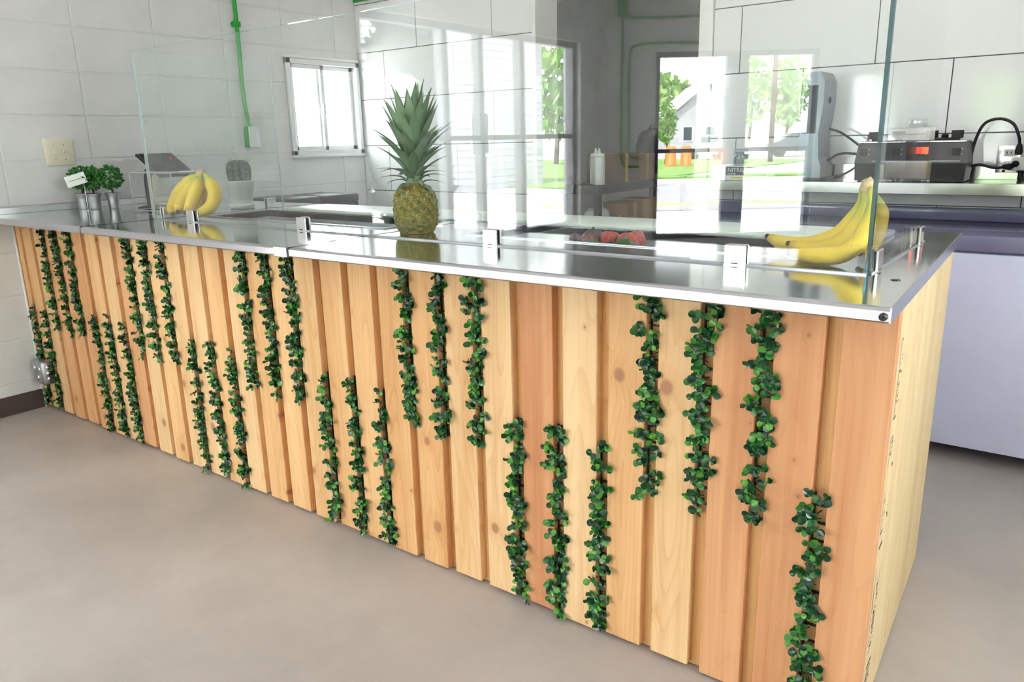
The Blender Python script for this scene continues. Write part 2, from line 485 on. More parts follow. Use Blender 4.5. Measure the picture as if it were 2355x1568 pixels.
# ------------------------------------------------------------------ mesh builder
class MB:
    def __init__(s):
        s.v, s.f, s.mi, s.sm = [], [], [], []

    def add(s, vs, fs, mi=0, smooth=False):
        o = len(s.v)
        s.v += [tuple(v) for v in vs]
        for f in fs:
            s.f.append([o + i for i in f])
            s.mi.append(mi)
            s.sm.append(smooth)
        return s

    def box(s, x0, x1, y0, y1, z0, z1, mi=0, b=0.0):
        if b <= 0:
            vs = [(x, y, z) for x in (x0, x1) for y in (y0, y1) for z in (z0, z1)]
            s.add(vs, [(0, 1, 3, 2), (4, 6, 7, 5), (0, 4, 5, 1), (2, 3, 7, 6), (0, 2, 6, 4), (1, 5, 7, 3)], mi)
        else:
            bm = bmesh.new()
            bmesh.ops.create_cube(bm, size=1)
            for v in bm.verts:
                v.co = Vector((x0 + (v.co.x + .5) * (x1 - x0), y0 + (v.co.y + .5) * (y1 - y0), z0 + (v.co.z + .5) * (z1 - z0)))
            bmesh.ops.bevel(bm, geom=bm.edges[:], offset=b, segments=1 if b < 0.003 else 2, profile=0.5, affect='EDGES')
            s.bm(bm, mi, b >= 0.003)
        return s

    def bm(s, bm, mi=0, smooth=False):
        bm.verts.index_update()
        s.add([v.co.copy() for v in bm.verts], [[v.index for v in f.verts] for f in bm.faces], mi, smooth)
        bm.free()

    def prism(s, poly, z0, z1, mi=0):
        """poly: list of (x, y), counter-clockwise, extruded in z"""
        n = len(poly)
        vs = [(x, y, z0) for x, y in poly] + [(x, y, z1) for x, y in poly]
        fs = [tuple(range(n - 1, -1, -1)), tuple(range(n, 2 * n))]
        fs += [(i, (i + 1) % n, n + (i + 1) % n, n + i) for i in range(n)]
        return s.add(vs, fs, mi)

    def obox(s, o, ax, ay, az, mi=0):
        o, ax, ay, az = map(Vector, (o, ax, ay, az))
        vs = [o + ax * i + ay * j + az * k for i in (0, 1) for j in (0, 1) for k in (0, 1)]
        fs = [(0, 1, 3, 2), (4, 6, 7, 5), (0, 4, 5, 1), (2, 3, 7, 6), (0, 2, 6, 4), (1, 5, 7, 3)]
        if ax.cross(ay).dot(az) < 0:
            fs = [tuple(reversed(f)) for f in fs]
        return s.add(vs, fs, mi)

    def lathe(s, prof, seg=20, c=(0, 0, 0), mi=0, smooth=True, wob=None):
        vs, fs = [], []
        for k, (r, z) in enumerate(prof):
            for i in range(seg):
                a = 2 * math.pi * i / seg
                q = r * (wob(a, k) if wob else 1)
                vs.append((c[0] + q * math.cos(a), c[1] + q * math.sin(a), c[2] + z))
        for k in range(len(prof) - 1):
            for i in range(seg):
                j = (i + 1) % seg
                fs.append((k * seg + i, k * seg + j, (k + 1) * seg + j, (k + 1) * seg + i))
        fs.append(tuple(range(seg - 1, -1, -1)))
        fs.append(tuple((len(prof) - 1) * seg + i for i in range(seg)))
        return s.add(vs, fs, mi, smooth)

    def tube(s, pts, rad, seg=8, mi=0, smooth=True, cap=True):
        pts = [Vector(p) for p in pts]
        n = len(pts)
        if not hasattr(rad, '__len__'):
            rad = [rad] * n
        vs, fs = [], []
        up = None
        for i, p in enumerate(pts):
            d = (pts[min(i + 1, n - 1)] - pts[max(i - 1, 0)]).normalized()
            if up is None:
                up = d.orthogonal().normalized()
            up = (up - d * up.dot(d)).normalized()
            sd = d.cross(up)
            for k in range(seg):
                a = 2 * math.pi * k / seg
                vs.append(p + (up * math.cos(a) + sd * math.sin(a)) * rad[i])
        for i in range(n - 1):
            for k in range(seg):
                j = (k + 1) % seg
                fs.append((i * seg + k, i * seg + j, (i + 1) * seg + j, (i + 1) * seg + k))
        if cap:
            fs.append(tuple(range(seg - 1, -1, -1)))
            fs.append(tuple((n - 1) * seg + k for k in range(seg)))
        return s.add(vs, fs, mi, smooth)

    def ball(s, c, r, sub=2, mi=0, sc=(1, 1, 1), jit=0.0):
        bm = bmesh.new()
        bmesh.ops.create_icosphere(bm, subdivisions=sub, radius=1)
        for v in bm.verts:
            q = 1 + random.uniform(-jit, jit)
            v.co = Vector((c[0] + v.co.x * r * sc[0] * q, c[1] + v.co.y * r * sc[1] * q, c[2] + v.co.z * r * sc[2] * q))
        s.bm(bm, mi, True)
        return s

    def xform(s, m):
        s.v = [tuple(m @ Vector(v)) for v in s.v]
        return s

    def mesh(s, name, mats, recalc=False):
        me = bpy.data.meshes.new(name)
        me.from_pydata(s.v, [], s.f)
        me.polygons.foreach_set('material_index', s.mi)
        me.polygons.foreach_set('use_smooth', s.sm)
        for m in (mats if isinstance(mats, (list, tuple)) else [mats]):
            me.materials.append(M[m])
        me.update()
        return me

    def build(s, name, mats, parent=None, loc=None):
        return link(name, s.mesh(name, mats), parent, loc)


def link(name, me, parent=None, loc=None):
    o = bpy.data.objects.new(name, me)
    COL.objects.link(o)
    if parent is not None:
        o.parent = parent
    if loc is not None:
        o.location = loc
    return o


def tag(o, label=None, cat=None, group=None, kind=None):
    if label:
        o['label'] = label
    if cat:
        o['category'] = cat
    if group:
        o['group'] = group
    if kind:
        o['kind'] = kind
    return o


def thing(name, label, cat, loc=(0, 0, 0), rz=0.0, group=None):
    o = bpy.data.objects.new(name, None)
    o.empty_display_size = 0.05
    COL.objects.link(o)
    o.location = loc
    o.rotation_euler = (0, 0, rz)
    return tag(o, label, cat, group)


def struct(o):
    o['kind'] = 'structure'
    return o


def copy_tree(o, parent=None):
    c = o.copy()
    COL.objects.link(c)
    if parent is not None:
        c.parent = parent
    for ch in list(o.children):
        copy_tree(ch, c)
    return c


def smooth_path(pts, n=6):
    """Catmull-Rom through the points"""
    pts = [Vector(p) for p in pts]
    P = [2 * pts[0] - pts[1]] + pts + [2 * pts[-1] - pts[-2]]
    out = []
    for i in range(1, len(P) - 2):
        for k in range(n):
            t = k / n
            a, b, c, d = P[i - 1], P[i], P[i + 1], P[i + 2]
            out.append(0.5 * ((2 * b) + (c - a) * t + (2 * a - 5 * b + 4 * c - d) * t * t + (3 * b - a - 3 * c + d) * t ** 3))
    out.append(pts[-1])
    return out


def text_mesh(name, body, size, mat, parent, mw, align='CENTER', depth=0.0004):
    cu = bpy.data.curves.new(name, 'FONT')
    cu.body = body
    cu.size = size
    cu.align_x = align
    cu.align_y = 'CENTER'
    cu.extrude = depth
    tmp = bpy.data.objects.new(name + '_tmp', cu)
    COL.objects.link(tmp)
    dg = bpy.context.evaluated_depsgraph_get()
    me = bpy.data.meshes.new_from_object(tmp.evaluated_get(dg))
    bpy.data.objects.remove(tmp)
    bpy.data.curves.remove(cu)
    me.materials.clear()
    me.materials.append(M[mat])
    me.transform(mw)
    return link(name, me, parent)


# frames for flat writing: columns are the text's right, up and facing directions
def face_frame(loc, right, up):
    r, u = Vector(right).normalized(), Vector(up).normalized()
    f = r.cross(u)
    return Matrix(((r.x, u.x, f.x, loc[0]), (r.y, u.y, f.y, loc[1]), (r.z, u.z, f.z, loc[2]), (0, 0, 0, 1)))


# ================================================================== THE ROOM
CEIL = 3.05
# floor: the polygon of the shop plus the back room
fl = MB()
front_end = FC + FD * 6.85
fl.prism([(-0.14, 2.47), (-0.14, -5.3), (FC.x, FC.y), (front_end.x, front_end.y), (5.7, front_end.y), (5.7, 2.47)], -0.12, 0.0)
fl.prism([(-0.14, 2.47), (5.7, 2.47), (5.7, 5.6), (-0.14, 5.6)], -0.12, 0.0)
struct(fl.build('floor', 'polished_concrete'))
ce = MB()
ce.prism([(-0.14, 5.6), (-0.14, -5.3), (FC.x - 0.2, FC.y - 0.2), (front_end.x, front_end.y - 0.3), (5.7, front_end.y - 0.3), (5.7, 5.6)], CEIL, CEIL + 0.15)
struct(ce.build('ceiling', 'ceiling_paint'))

# left wall with the small slider (window_1) and the big street window (window_2)
WX = 0.058
W1 = (1.652, 2.245, 1.180, 1.768)      # y0 y1 z0 z1
W2 = (-4.765, -1.965, 0.40, 2.13)
wl = MB()
for y0, y1, z0, z1 in ((-5.2, W2[0], 0, CEIL), (W2[0], W2[1], 0, W2[2]), (W2[0], W2[1], W2[3], CEIL), (W2[1], W1[0], 0, CEIL),
                       (W1[0], W1[1], 0, W1[2]), (W1[0], W1[1], W1[3], CEIL), (W1[1], 5.6, 0, CEIL)):
    wl.box(-0.14, WX, y0, y1, z0, z1)
wall_left = struct(wl.build('wall_left', 'joint_paint'))
# painted blocks, stack bond, 0.4125 x 0.21
blk_cache = {}


def block(y0, y1, z0, z1):
    key = (round(y1 - y0, 3), round(z1 - z0, 3))
    if key not in blk_cache:
        blk_cache[key] = MB().box(0, 0.0045, 0, key[0], 0, key[1], b=0.0018).mesh('block', 'painted_block')
    return link('block', blk_cache[key], wall_left, (WX - 0.001, y0, z0))


J = 0.0035
for i in range(-8, 6):
    for k in range(-1, 14):
        y0, y1 = 0.003 + i * 0.4125, 0.003 + (i + 1) * 0.4125
        z0, z1 = 0.15 + k * 0.21, 0.15 + (k + 1) * 0.21
        y0, y1, z0, z1 = max(y0, W2[1] + 0.02), min(y1, 2.258), max(z0, 0.0), min(z1, CEIL)
        if y1 - y0 < 0.05 or z1 - z0 < 0.05:
            continue
        # trim the blocks at the slider window
        if y1 > W1[0] and z1 > W1[2] and z0 < W1[3]:
            if y0 < W1[0] - 0.06:
                block(y0 + J, W1[0] - J, z0 + J, z1 - J)
            if z0 < W1[2] - 0.04:
                block(max(y0, W1[0]) + J, y1 - J, z0 + J, W1[2] - J)
            elif z1 > W1[3] + 0.04:
                block(max(y0, W1[0]) + J, y1 - J, W1[3] + J, z1 - J)
            continue
        block(y0 + J, y1 - J, z0 + J, z1 - J)

# back wall: left piece, right piece, with the passage to the store room between
YB = 2.268
wb = MB()
wb.box(WX, 1.527, YB, 2.47, 0, CEIL)
wb.box(2.512, 5.5, YB, 2.47, 0, CEIL)
wb.box(1.527, 2.512, YB, 2.47, 2.55, CEIL)
wall_back = struct(wb.build('wall_back', 'grout'))
tile_cache = {}


def tile(x0, x1, z0, z1):
    g = 0.002
    key = (round(x1 - x0 - 2 * g, 4), round(z1 - z0 - 2 * g, 4))
    if key[0] < 0.01 or key[1] < 0.01:
        return
    if key not in tile_cache:
        tile_cache[key] = MB().box(0, key[0], 0, 0.008, 0, key[1], b=0.0012).mesh('tile', 'gloss_tile')
    link('tile', tile_cache[key], wall_back, (x0 + g, YB - 0.0075, z0 + g))


for k in range(-4, 8):
    z0, z1 = 0.93 + 0.3 * k, 0.93 + 0.3 * (k + 1)
    z0, z1 = max(z0, 0.0), min(z1, CEIL)
    if z1 - z0 < 0.02:
        continue
    odd = k % 2
    for lo, hi, j0 in ((WX, 1.503, 0.306 if not odd else 0.608), (2.578, 5.5, 2.716 if not odd else 3.018)):
        edges = [lo] + [x for x in (j0 + 0.6045 * (i - 2) for i in range(9)) if lo + 0.02 < x < hi - 0.02] + [hi]
        for a, b in zip(edges, edges[1:]):
            tile(a, b, z0, z1)
struct(MB().box(1.503, 1.53, 2.252, 2.475, 0, 2.6, b=0.002).build('trim_1', 'white_paint'))
struct(MB().box(2.508, 2.577, 2.248, 2.475, 0, 2.6, b=0.002).build('trim_2', 'white_paint'))
# white bead in the corner between the block wall and the slatted front
struct(MB().tube([(0.066, -0.006, 0.0), (0.066, -0.006, 0.93)], 0.006, 6).build('trim_3', 'white_paint'))
# store room behind the passage
struct(MB().box(-0.14, 5.7, 5.6, 5.75, 0, CEIL).build('wall_store', 'store_paint'))
W5_FILL = (-0.9, 0.3, 1.05, 1.9)  # unseen opening added in the right wall to light the counter side
wr = MB()
for a0, a1, b0, b1 in ((-9.6, W5_FILL[0], 0, CEIL), (W5_FILL[0], W5_FILL[1], 0, W5_FILL[2]), (W5_FILL[0], W5_FILL[1], W5_FILL[3], CEIL), (W5_FILL[1], 5.6, 0, CEIL)):
    wr.box(5.5, 5.7, a0, a1, b0, b1)
struct(wr.build('wall_right', 'wall_paint'))

# oblique shop front with two glazed openings
G3 = (0.55, 2.19, 0.20, 2.06)
G4 = (3.15, 4.75, 0.20, 2.06)
T = 0.16
wf = MB()


def front_piece(s0, s1, z0, z1):
    wf.obox(street(s0, 0, z0), FD * (s1 - s0), FN * T, Vector((0, 0, z1 - z0)))


front_piece(-0.05, G3[0], 0, CEIL)
front_piece(G3[1], G4[0], 0, CEIL)
front_piece(G4[1], 6.9, 0, CEIL)
for g in (G3, G4):
    front_piece(g[0], g[1], 0, g[2])
    front_piece(g[0], g[1], g[3], CEIL)
struct(wf.build('wall_front', 'wall_paint'))


def glazed(name, o, along, out, width, z0, z1, mull, rail, depth=0.08, fw=0.05, fmat='dark_frame', rail_h=0.04):
    """a window: frame, mullions, rail and panes in the plane through o"""
    root = bpy.data.objects.new(name, None)
    COL.objects.link(root)
    root['kind'] = 'structure'
    o, along, out = Vector(o), Vector(along), Vector(out)
    up = Vector((0, 0, 1))

    def bar(a0, a1, b0, b1, nm, d0=0.0, d1=None):
        m = MB()
        m.obox(o + along * a0 + up * b0 + out * d0, along * (a1 - a0), out * ((d1 or depth) - d0), up * (b1 - b0))
        m.build(nm, fmat, root)
    f = MB()
    for a0, a1, b0, b1 in ((0, fw, z0, z1), (width - fw, width, z0, z1), (fw, width - fw, z0, z0 + fw), (fw, width - fw, z1 - fw, z1)):
        f.obox(o + along * a0 + up * b0, along * (a1 - a0), out * depth, up * (b1 - b0))
    f.build('frame', fmat, root)
    for a, wd in mull:
        bar(a - wd / 2, a + wd / 2, z0 + fw, z1 - fw, 'mullion')
    if rail:
        bar(fw, width - fw, rail - rail_h / 2, rail + rail_h / 2, 'rail', 0.005, depth - 0.005)
    cuts = [fw] + sum([[a - wd / 2, a + wd / 2] for a, wd in mull], []) + [width - fw]
    for i in range(0, len(cuts), 2):
        m = MB()
        m.obox(o + along * cuts[i] + up * (z0 + fw) + out * (depth * 0.5), along * (cuts[i + 1] - cuts[i]), out * 0.006, up * (z1 - z0 - 2 * fw))
        m.build('pane', 'window_glass', root)
    return root


glazed('window_2', (WX - 0.06, W2[0], 0), (0, 1, 0), (-1, 0, 0), W2[1] - W2[0], W2[2], W2[3],
       [(-3.895 - W2[0], 0.07), (-3.32 - W2[0], 0.06), (-2.88 - W2[0], 0.07)], 1.27)
glazed('added_window', (5.58, W5_FILL[0], 0), (0, 1, 0), (1, 0, 0), W5_FILL[1] - W5_FILL[0], W5_FILL[2], W5_FILL[3], [(0.6, 0.06)], None)  # added window, unseen, for fill light from the right
glazed('window_3', street(G3[0], 0.04), FD, FN, G3[1] - G3[0], G3[2], G3[3], [(0.83, 0.22)], 1.10)
glazed('window_4', street(G4[0], 0.04), FD, FN, G4[1] - G4[0], G4[2], G4[3], [(0.78, 0.14)], 1.10)

# small aluminium slider in the left wall, seen through the sneeze guard
win = bpy.data.objects.new('window_1', None)
COL.objects.link(win)
win['kind'] = 'structure'
fr = MB()
y0, y1, z0, z1 = W1
for a0, a1, b0, b1 in ((y0, y0 + 0.032, z0, z1), (y1 - 0.028, y1, z0, z1), (y0, y1, z0, z0 + 0.03), (y0, y1, z1 - 0.03, z1)):
    fr.box(WX - 0.075, WX + 0.022, a0, a1, b0, b1, b=0.002)
fr.build('frame', 'aluminium', win)
MB().box(WX - 0.02, WX + 0.034, y0 - 0.012, y1, z0 - 0.016, z0 + 0.003, b=0.003).build('sill', 'aluminium', win)
MB().box(WX, WX + 0.03, y0 - 0.015, y1 - 0.01, z1 + 0.001, z1 + 0.018, b=0.003).build('track', 'white_paint', win)
for s0, s1, dx in ((y0 + 0.03, 1.955, 0.0), (1.915, y1 - 0.026, -0.026)):
    sa = MB()
    for a0, a1, b0, b1 in ((s0, s0 + 0.028, z0 + 0.03, z1 - 0.03), (s1 - 0.028, s1, z0 + 0.03, z1 - 0.03), (s0, s1, z0 + 0.03, z0 + 0.056), (s0, s1, z1 - 0.056, z1 - 0.03)):
        sa.box(WX - 0.022 + dx, WX + 0.002 + dx, a0, a1, b0, b1, b=0.0015)
    sh = sa.build('sash', 'aluminium', win)
    MB().box(WX - 0.012 + dx, WX - 0.008 + dx, s0 + 0.027, s1 - 0.027, z0 + 0.055, z1 - 0.055).build('pane', 'window_glass', sh)
MB().box(WX + 0.002, WX + 0.016, 1.925, 1.945, 1.43, 1.50, b=0.004).build('latch', 'white_plastic', win)

# rubber baseboard on the block wall
struct(MB().box(0.064, 0.072, -1.965, -0.012, 0.0, 0.094, b=0.002).build('baseboard_left', 'base_rubber'))

# unseen ceiling lamps added as fill over the shop, kitchen and store room
lamp0 = None
for n, (x, y, lab) in enumerate(((1.6, -2.6, 'added unseen fill lamp nearest the street window'), (3.9, -3.2, 'added unseen fill lamp over the shop front'),
                                 (3.7, 1.3, 'added unseen fill lamp over the aisle by the blenders'), (2.1, 3.4, 'added unseen fill lamp just inside the store room'), (2.1, 4.7, 'added unseen fill lamp deep in the store room'))):
    if lamp0 is None:
        lamp0 = t = thing('added_fill_lamp', lab, 'lamp', (x, y, CEIL), 0, 'added fill lamps')
        b = MB()
        for a0, a1, c0, c1 in ((-.6, .6, -.3, -.27), (-.6, .6, .27, .3), (-.6, -.57, -.27, .27), (.57, .6, -.27, .27)):
            b.box(a0, a1, c0, c1, -0.05, 0.0)
        b.build('fill_lamp_frame', 'white_paint', t)
        MB().box(-.57, .57, -.27, .27, -0.035, -0.025).build('diffuser', 'fill_lamp_diffuser', t)
    else:
        t = copy_tree(lamp0)
        t.location = (x, y, CEIL)
        t['label'] = lab

# portals guide the sky light in
for nm, loc, nrm, sx, sy in (('portal_left', (WX - 0.16, (W2[0] + W2[1]) / 2, 1.26), (1, 0, 0), 2.8, 1.75),
                             ('portal_right', (5.72, (W5_FILL[0] + W5_FILL[1]) / 2, 1.48), (-1, 0, 0), 1.2, 0.85),
                             ('portal_small', (WX - 0.16, 1.95, 1.47), (1, 0, 0), 0.6, 0.6),
                             ('portal_door', street((G3[0] + G3[1]) / 2, 0.2, 1.13), -FN, 1.64, 1.86),
                             ('portal_front', street((G4[0] + G4[1]) / 2, 0.2, 1.13), -FN, 1.55, 1.86)):
    pl = bpy.data.lights.new(nm, 'AREA')
    pl.shape = 'RECTANGLE'
    pl.size, pl.size_y = sx, sy
    pl.cycles.is_portal = True
    po = bpy.data.objects.new(nm, pl)
    COL.objects.link(po)
    po.location = loc
    po.rotation_euler = Vector(nrm).to_track_quat('-Z', 'Z').to_euler()

# ================================================================== OUTSIDE (seen only in the reflections)
struct(MB().box(-90, 90, -110, 20, -0.35, -0.2).build('ground', 'concrete_lot'))
gr = MB()
gr.obox(street(-60, 7.4, -0.2), FD * 130, FN * 9.0, Vector((0, 0, 0.02)))
struct(gr.build('road', 'asphalt'))
rl = MB()
for d in (8.6, 8.9):
    rl.obox(street(-60, d, -0.18), FD * 130, FN * 0.14, Vector((0, 0, 0.005)))
rl.build('road_marking', 'road_yellow', bpy.data.objects['road'])
gl_ = MB()
gl_.obox(street(-60, 19.5, -0.2), FD * 130, FN * 1.2, Vector((0, 0, 0.06)))
gl_.box(-30, -8.4, -45, -17.5, -0.2, -0.15)
struct(gl_.build('lawn', 'grass'))


def leafy(name, mat, c, rx, rz, n, size, parent, seed):
    rnd = random.Random(seed)
    m = MB()
    for _ in range(n):
        while True:
            p = Vector((rnd.uniform(-1, 1), rnd.uniform(-1, 1), rnd.uniform(-1, 1)))
            if 0.25 < p.length < 1:
                break
        q = Vector((p.x * rx, p.y * rx, p.z * rz)) + Vector(c)
        a = Vector((rnd.uniform(-1, 1), rnd.uniform(-1, 1), rnd.uniform(-1, 1))).normalized()
        b = a.orthogonal().normalized()
        s = size * rnd.uniform(0.6, 1.3)
        m.add([q - a * s, q + b * s * 0.5, q + a * s, q - b * s * 0.5], [(0, 1, 2, 3)])
    o = m.build(name, mat, parent)
    o['kind'] = 'stuff'
    return o


def tree(label, loc, h, rx, rz, n, size, mat='tree_leaf', trunk=0.15, seed=1, cat='tree', name='street_tree'):
    t = thing(name, label, cat, loc)
    MB().tube([(0, 0, -0.0), (0.03 * h, 0, h * 0.4), (0, 0.02 * h, h - rz * 0.6)], [trunk, trunk * 0.75, trunk * 0.35], 8).build('trunk', 'bark', t)
    leafy('foliage', mat, (0, 0, h - rz), rx, rz, n, size, t, seed)
    return t


tree('added dark columnar tree shaped to block the reflection over the pineapple', (-3.6, -6.11, -0.2), 3.6, 0.52, 1.72, 2600, 0.13, 'blocker_leaf', 0.06, 3, name='reflection_blocker')  # added to keep the bright window reflection off the pineapple
leafy('blocker_skirt', 'blocker_leaf', (0, 0, 0.95), 0.60, 0.92, 1900, 0.12, bpy.data.objects['reflection_blocker'], 31)
tree('leafy street tree across the road behind the pole', street(18.6, 56, -0.2), 7.5, 1.6, 2.6, 420, 0.40, seed=5)
tree('tall street tree at the far corner of the lot', street(23.0, 60, -0.2), 8, 1.8, 3.0, 420, 0.45, seed=6)
tree('wide pale tree above the gable house', street(15.5, 84, -0.2), 8.5, 5.0, 2.2, 700, 0.6, seed=7)
tree('round green bush beside the orange barrels', street(7.3, 33, -0.2), 3.3, 0.55, 1.1, 420, 0.16, seed=8, trunk=0.06, cat='bush', name='bush')
tree('tree behind the white clapboard house', (-21, -36, -0.2), 6.6, 1.6, 2.6, 500, 0.40, seed=9)


tree('broad street tree nearest the right front window', street(13.5, 19, -0.2), 7.5, 2.8, 3.3, 1500, 0.34, seed=12)
tree('second broad street tree along the verge', street(18.0, 20.5, -0.2), 8.0, 3.0, 3.4, 1500, 0.34, seed=13)
tree('third broad street tree along the verge', street(23.5, 20, -0.2), 7.0, 3.0, 3.1, 1500, 0.34, seed=14)


def house(name, label, o, ax, ay, w_, d_, h, ridge, siding=0):
    t = thing(name, label, 'house', o)
    ax, ay, up = Vector(ax), Vector(ay), Vector((0, 0, 1))
    body = MB()
    body.obox((0, 0, 0), ax * w_, ay * d_, up * h)
    mid = ax * (w_ / 2) + up * ridge
    for b in (Vector((0, 0, 0)), ay * d_):
        body.add([b + up * h, b + ax * w_ + up * h, b + mid], [(0, 1, 2)])
    body.build('wall', 'siding', t)
    ov = 0.35
    rf = MB()
    for s0, s1 in ((-ax * ov + up * (h - 0.1), mid), (ax * (w_ + ov) + up * (h - 0.1), mid)):
        rf.obox(s0 - ay * ov, s1 - s0, ay * (d_ + 2 * ov), up * 0.12)
    rf.build('roof', 'roof_grey', t)
    if siding:
        n = int(h / 0.2)
        me = None
        for k in range(n):
            b = MB()
            b.add([-ay * 0.012 + up * (k * 0.2), -ay * 0.035 + up * (k * 0.2), -ay * 0.012 + up * (k * 0.2 + 0.195),
                   ax * w_ - ay * 0.012 + up * (k * 0.2), ax * w_ - ay * 0.035 + up * (k * 0.2), ax * w_ - ay * 0.012 + up * (k * 0.2 + 0.195)],
                  [(0, 1, 2), (3, 5, 4), (1, 4, 5, 2), (0, 3, 4, 1)])
            b.build('clapboard', 'siding', t)
    for k in range(3):
        a = w_ * (0.18 + 0.3 * k)
        f = MB()
        f.obox(ax * a - ay * 0.06 + up * 1.0, ax * 0.9, ay * 0.05, up * 1.3)
        fo = f.build('window', 'white_paint', t)
        g = MB()
        g.obox(ax * (a + 0.08) - ay * 0.065 + up * 1.08, ax * 0.74, ay * 0.03, up * 1.14)
        g.build('pane', 'car_glass', fo)
    return t


# clapboard house seen in the window of the left wall, gable house across the road
house('clapboard_house', 'white clapboard house beyond the lawn outside the street window', (-10.5, -19.4, -0.2), (0, 1, 0), (-1, 0, 0), 15.6, 7, 4.6, 7.0, 1)
house('gable_house', 'white gable house across the road with a grey roof', street(13.4, 62, -0.2), FD, FN, 6.6, 8, 3.0, 5.9)


def car(label, loc, rz, mat):
    t = thing('car', label, 'car', loc, rz)
    b = MB()
    prof = [(-2.2, 0.35), (-2.2, 0.85), (-1.5, 0.98), (-0.8, 1.5), (1.1, 1.52), (1.9, 1.0), (2.2, 0.9), (2.2, 0.35)]
    n = len(prof)
    for i in range(n):
        pass
    vs = [(x, -0.85, z) for x, z in prof] + [(x, 0.85, z) for x, z in prof]
    b.add(vs, [tuple(range(n)), tuple(range(2 * n - 1, n - 1, -1))] + [(i, n + i, n + (i + 1) % n, (i + 1) % n) for i in range(n)])
    b.build('body', mat, t)
    g = MB()
    for y in (-0.86, 0.85):
        g.prism([(0, 0), (1, 0), (1, 1), (0, 1)], 0, 0.01) if False else None
        g.box(-0.75, 1.0, y, y + 0.01, 1.05, 1.42)
    g.build('window', 'car_glass', t)
    for x in (-1.4, 1.4):
        for y in (-0.9, 0.72):
            MB().tube([(x, y, 0.32), (x, y + 0.18, 0.32)], 0.32, 14).build('wheel', 'tyre', t)
    return t


ang = math.atan2(FD.y, FD.x)
car('white car parked in front of the gable house', street(12.0, 40, -0.2), ang + 1.2, 'car_white')
car('dark car on the lot by the tall street tree', street(18.5, 44, -0.2), ang + 0.2, 'car_dark')
t = thing('utility_pole', 'wooden utility pole on the far verge', 'pole', street(12.8, 33, -0.2))
MB().tube([(0, 0, 0), (0, 0, 9)], 0.13, 10).build('pole', 'bark', t)
cx = MB()
cx.obox(Vector((0, 0, 8.2)) - FD * 1.1, FD * 2.2, FN * 0.1, Vector((0, 0, 0.12)))
cx.build('crossarm', 'bark', t)
for k, lab in enumerate(('orange traffic barrel nearest the bush', 'orange traffic barrel standing beside its twin')):
    tag(MB().lathe([(0.30, 0), (0.30, 0.1), (0.27, 0.12), (0.25, 0.9), (0.2, 1.0)], 14).build('traffic_barrel', 'orange_plastic', None, street(7.0 + 0.75 * k, 30.2, -0.2)),
        lab, 'barrel', 'orange barrels on the lot')

# conduits on the inside of the shop front (they show in the sneeze guard)
cd = thing('wall_conduit', 'green painted conduits bent along the shop front wall', 'conduit', street(0.3, -0.02, 0))
o = street(0.3, -0.02, 0)


def fpt(s, z):
    return street(s, -0.016, z) - o


for pts in ([(-0.26, 0.93), (-0.26, 2.52), (-0.22, 2.6), (-0.1, 2.62)], [(0.21, 2.4), (0.21, 1.05), (0.25, 0.96), (0.40, 0.95)],
            [(0.95, 2.14), (0.40, 2.14), (0.31, 2.11), (0.28, 2.03), (0.28, 1.12), (0.31, 1.05), (0.42, 1.03)], [(0.24, 2.42), (0.30, 2.38), (0.98, 2.38)]):
    MB().tube([fpt(s, z) for s, z in pts], 0.012, 8).build('pipe', 'green_paint', cd)
bx = MB()
bx.obox(fpt(0.16, 2.38), FD * 0.1, -FN * 0.05, Vector((0, 0, 0.15)))
bx.build('box', 'green_paint', cd)

# ================================================================== THE SLATTED COUNTER
ZT, ZL = 0.961, 0.9345


def xe(y):
    return 3.906 - 0.037 * y


ctr = thing('serving_counter', 'long wooden counter clad in upright cedar boards with gaps', 'counter', (2.0, 0.4, 0))
CO = Vector((2.0, 0.4, 0))


def cbuild(mb, name, mat, parent=ctr, loc=(0, 0, 0)):
    """geometry in world coordinates, parented to the counter"""
    return mb.build(name, mat, parent, Vector(loc) - CO)


bk = MB()
bk.box(0.066, 3.884, 0.0252, 0.038, 0.004, ZL - 0.001)
cbuild(bk, 'backing_panel', 'backing_pine')
ep = MB()
ep.prism([(3.886, 0.0255), (3.9052, 0.0255), (xe(0.86), 0.86), (xe(0.86) - 0.018, 0.86)], 0.004, ZL - 0.001)
end_panel = cbuild(ep, 'side_panel', 'plywood', loc=(0, 0, 0))
cbuild(MB().box(0.066, 3.866, 0.842, 0.858, 0.004, ZL - 0.001), 'rear_panel', 'plywood')

tones = ['honey', 'honey', 'pale', 'orange', 'orange', 'orange', 'honey', 'pale', 'orange', 'pale', 'honey', 'pale', 'pale', 'honey', 'pale',
         'honey', 'honey', 'pale', 'honey', 'honey', 'honey', 'honey', 'pale', 'pale', 'red', 'pale', 'honey', 'pale', 'red', 'red', 'red']
spans = []
for n in range(31):
    a, b = n * 0.127, n * 0.127 + 0.096
    if n == 0:
        a, b = 0.067, 0.113
    if n == 1:
        a, b = 0.141, 0.231
    if n == 2:
        a = 0.261
    spans.append((a, b))
pr = random.Random(11)
for n, (a, b) in enumerate(spans):
    zb = 0.010 + pr.uniform(-0.003, 0.004)
    yo = pr.uniform(-0.0012, 0.001)
    m = MB().box(0, b - a, 0, 0.025 - yo, 0, ZL - 0.001 - zb, b=0.0013)
    cbuild(m, 'plank', 'cedar_' + tones[n], loc=(a, yo, zb))

# lumber stamps on the plywood side: outlines, bars and small illegible marks
st = MB()
nx = Vector((1, 0.037, 0)).normalized()
al = Vector((-0.037, 1, 0)).normalized()


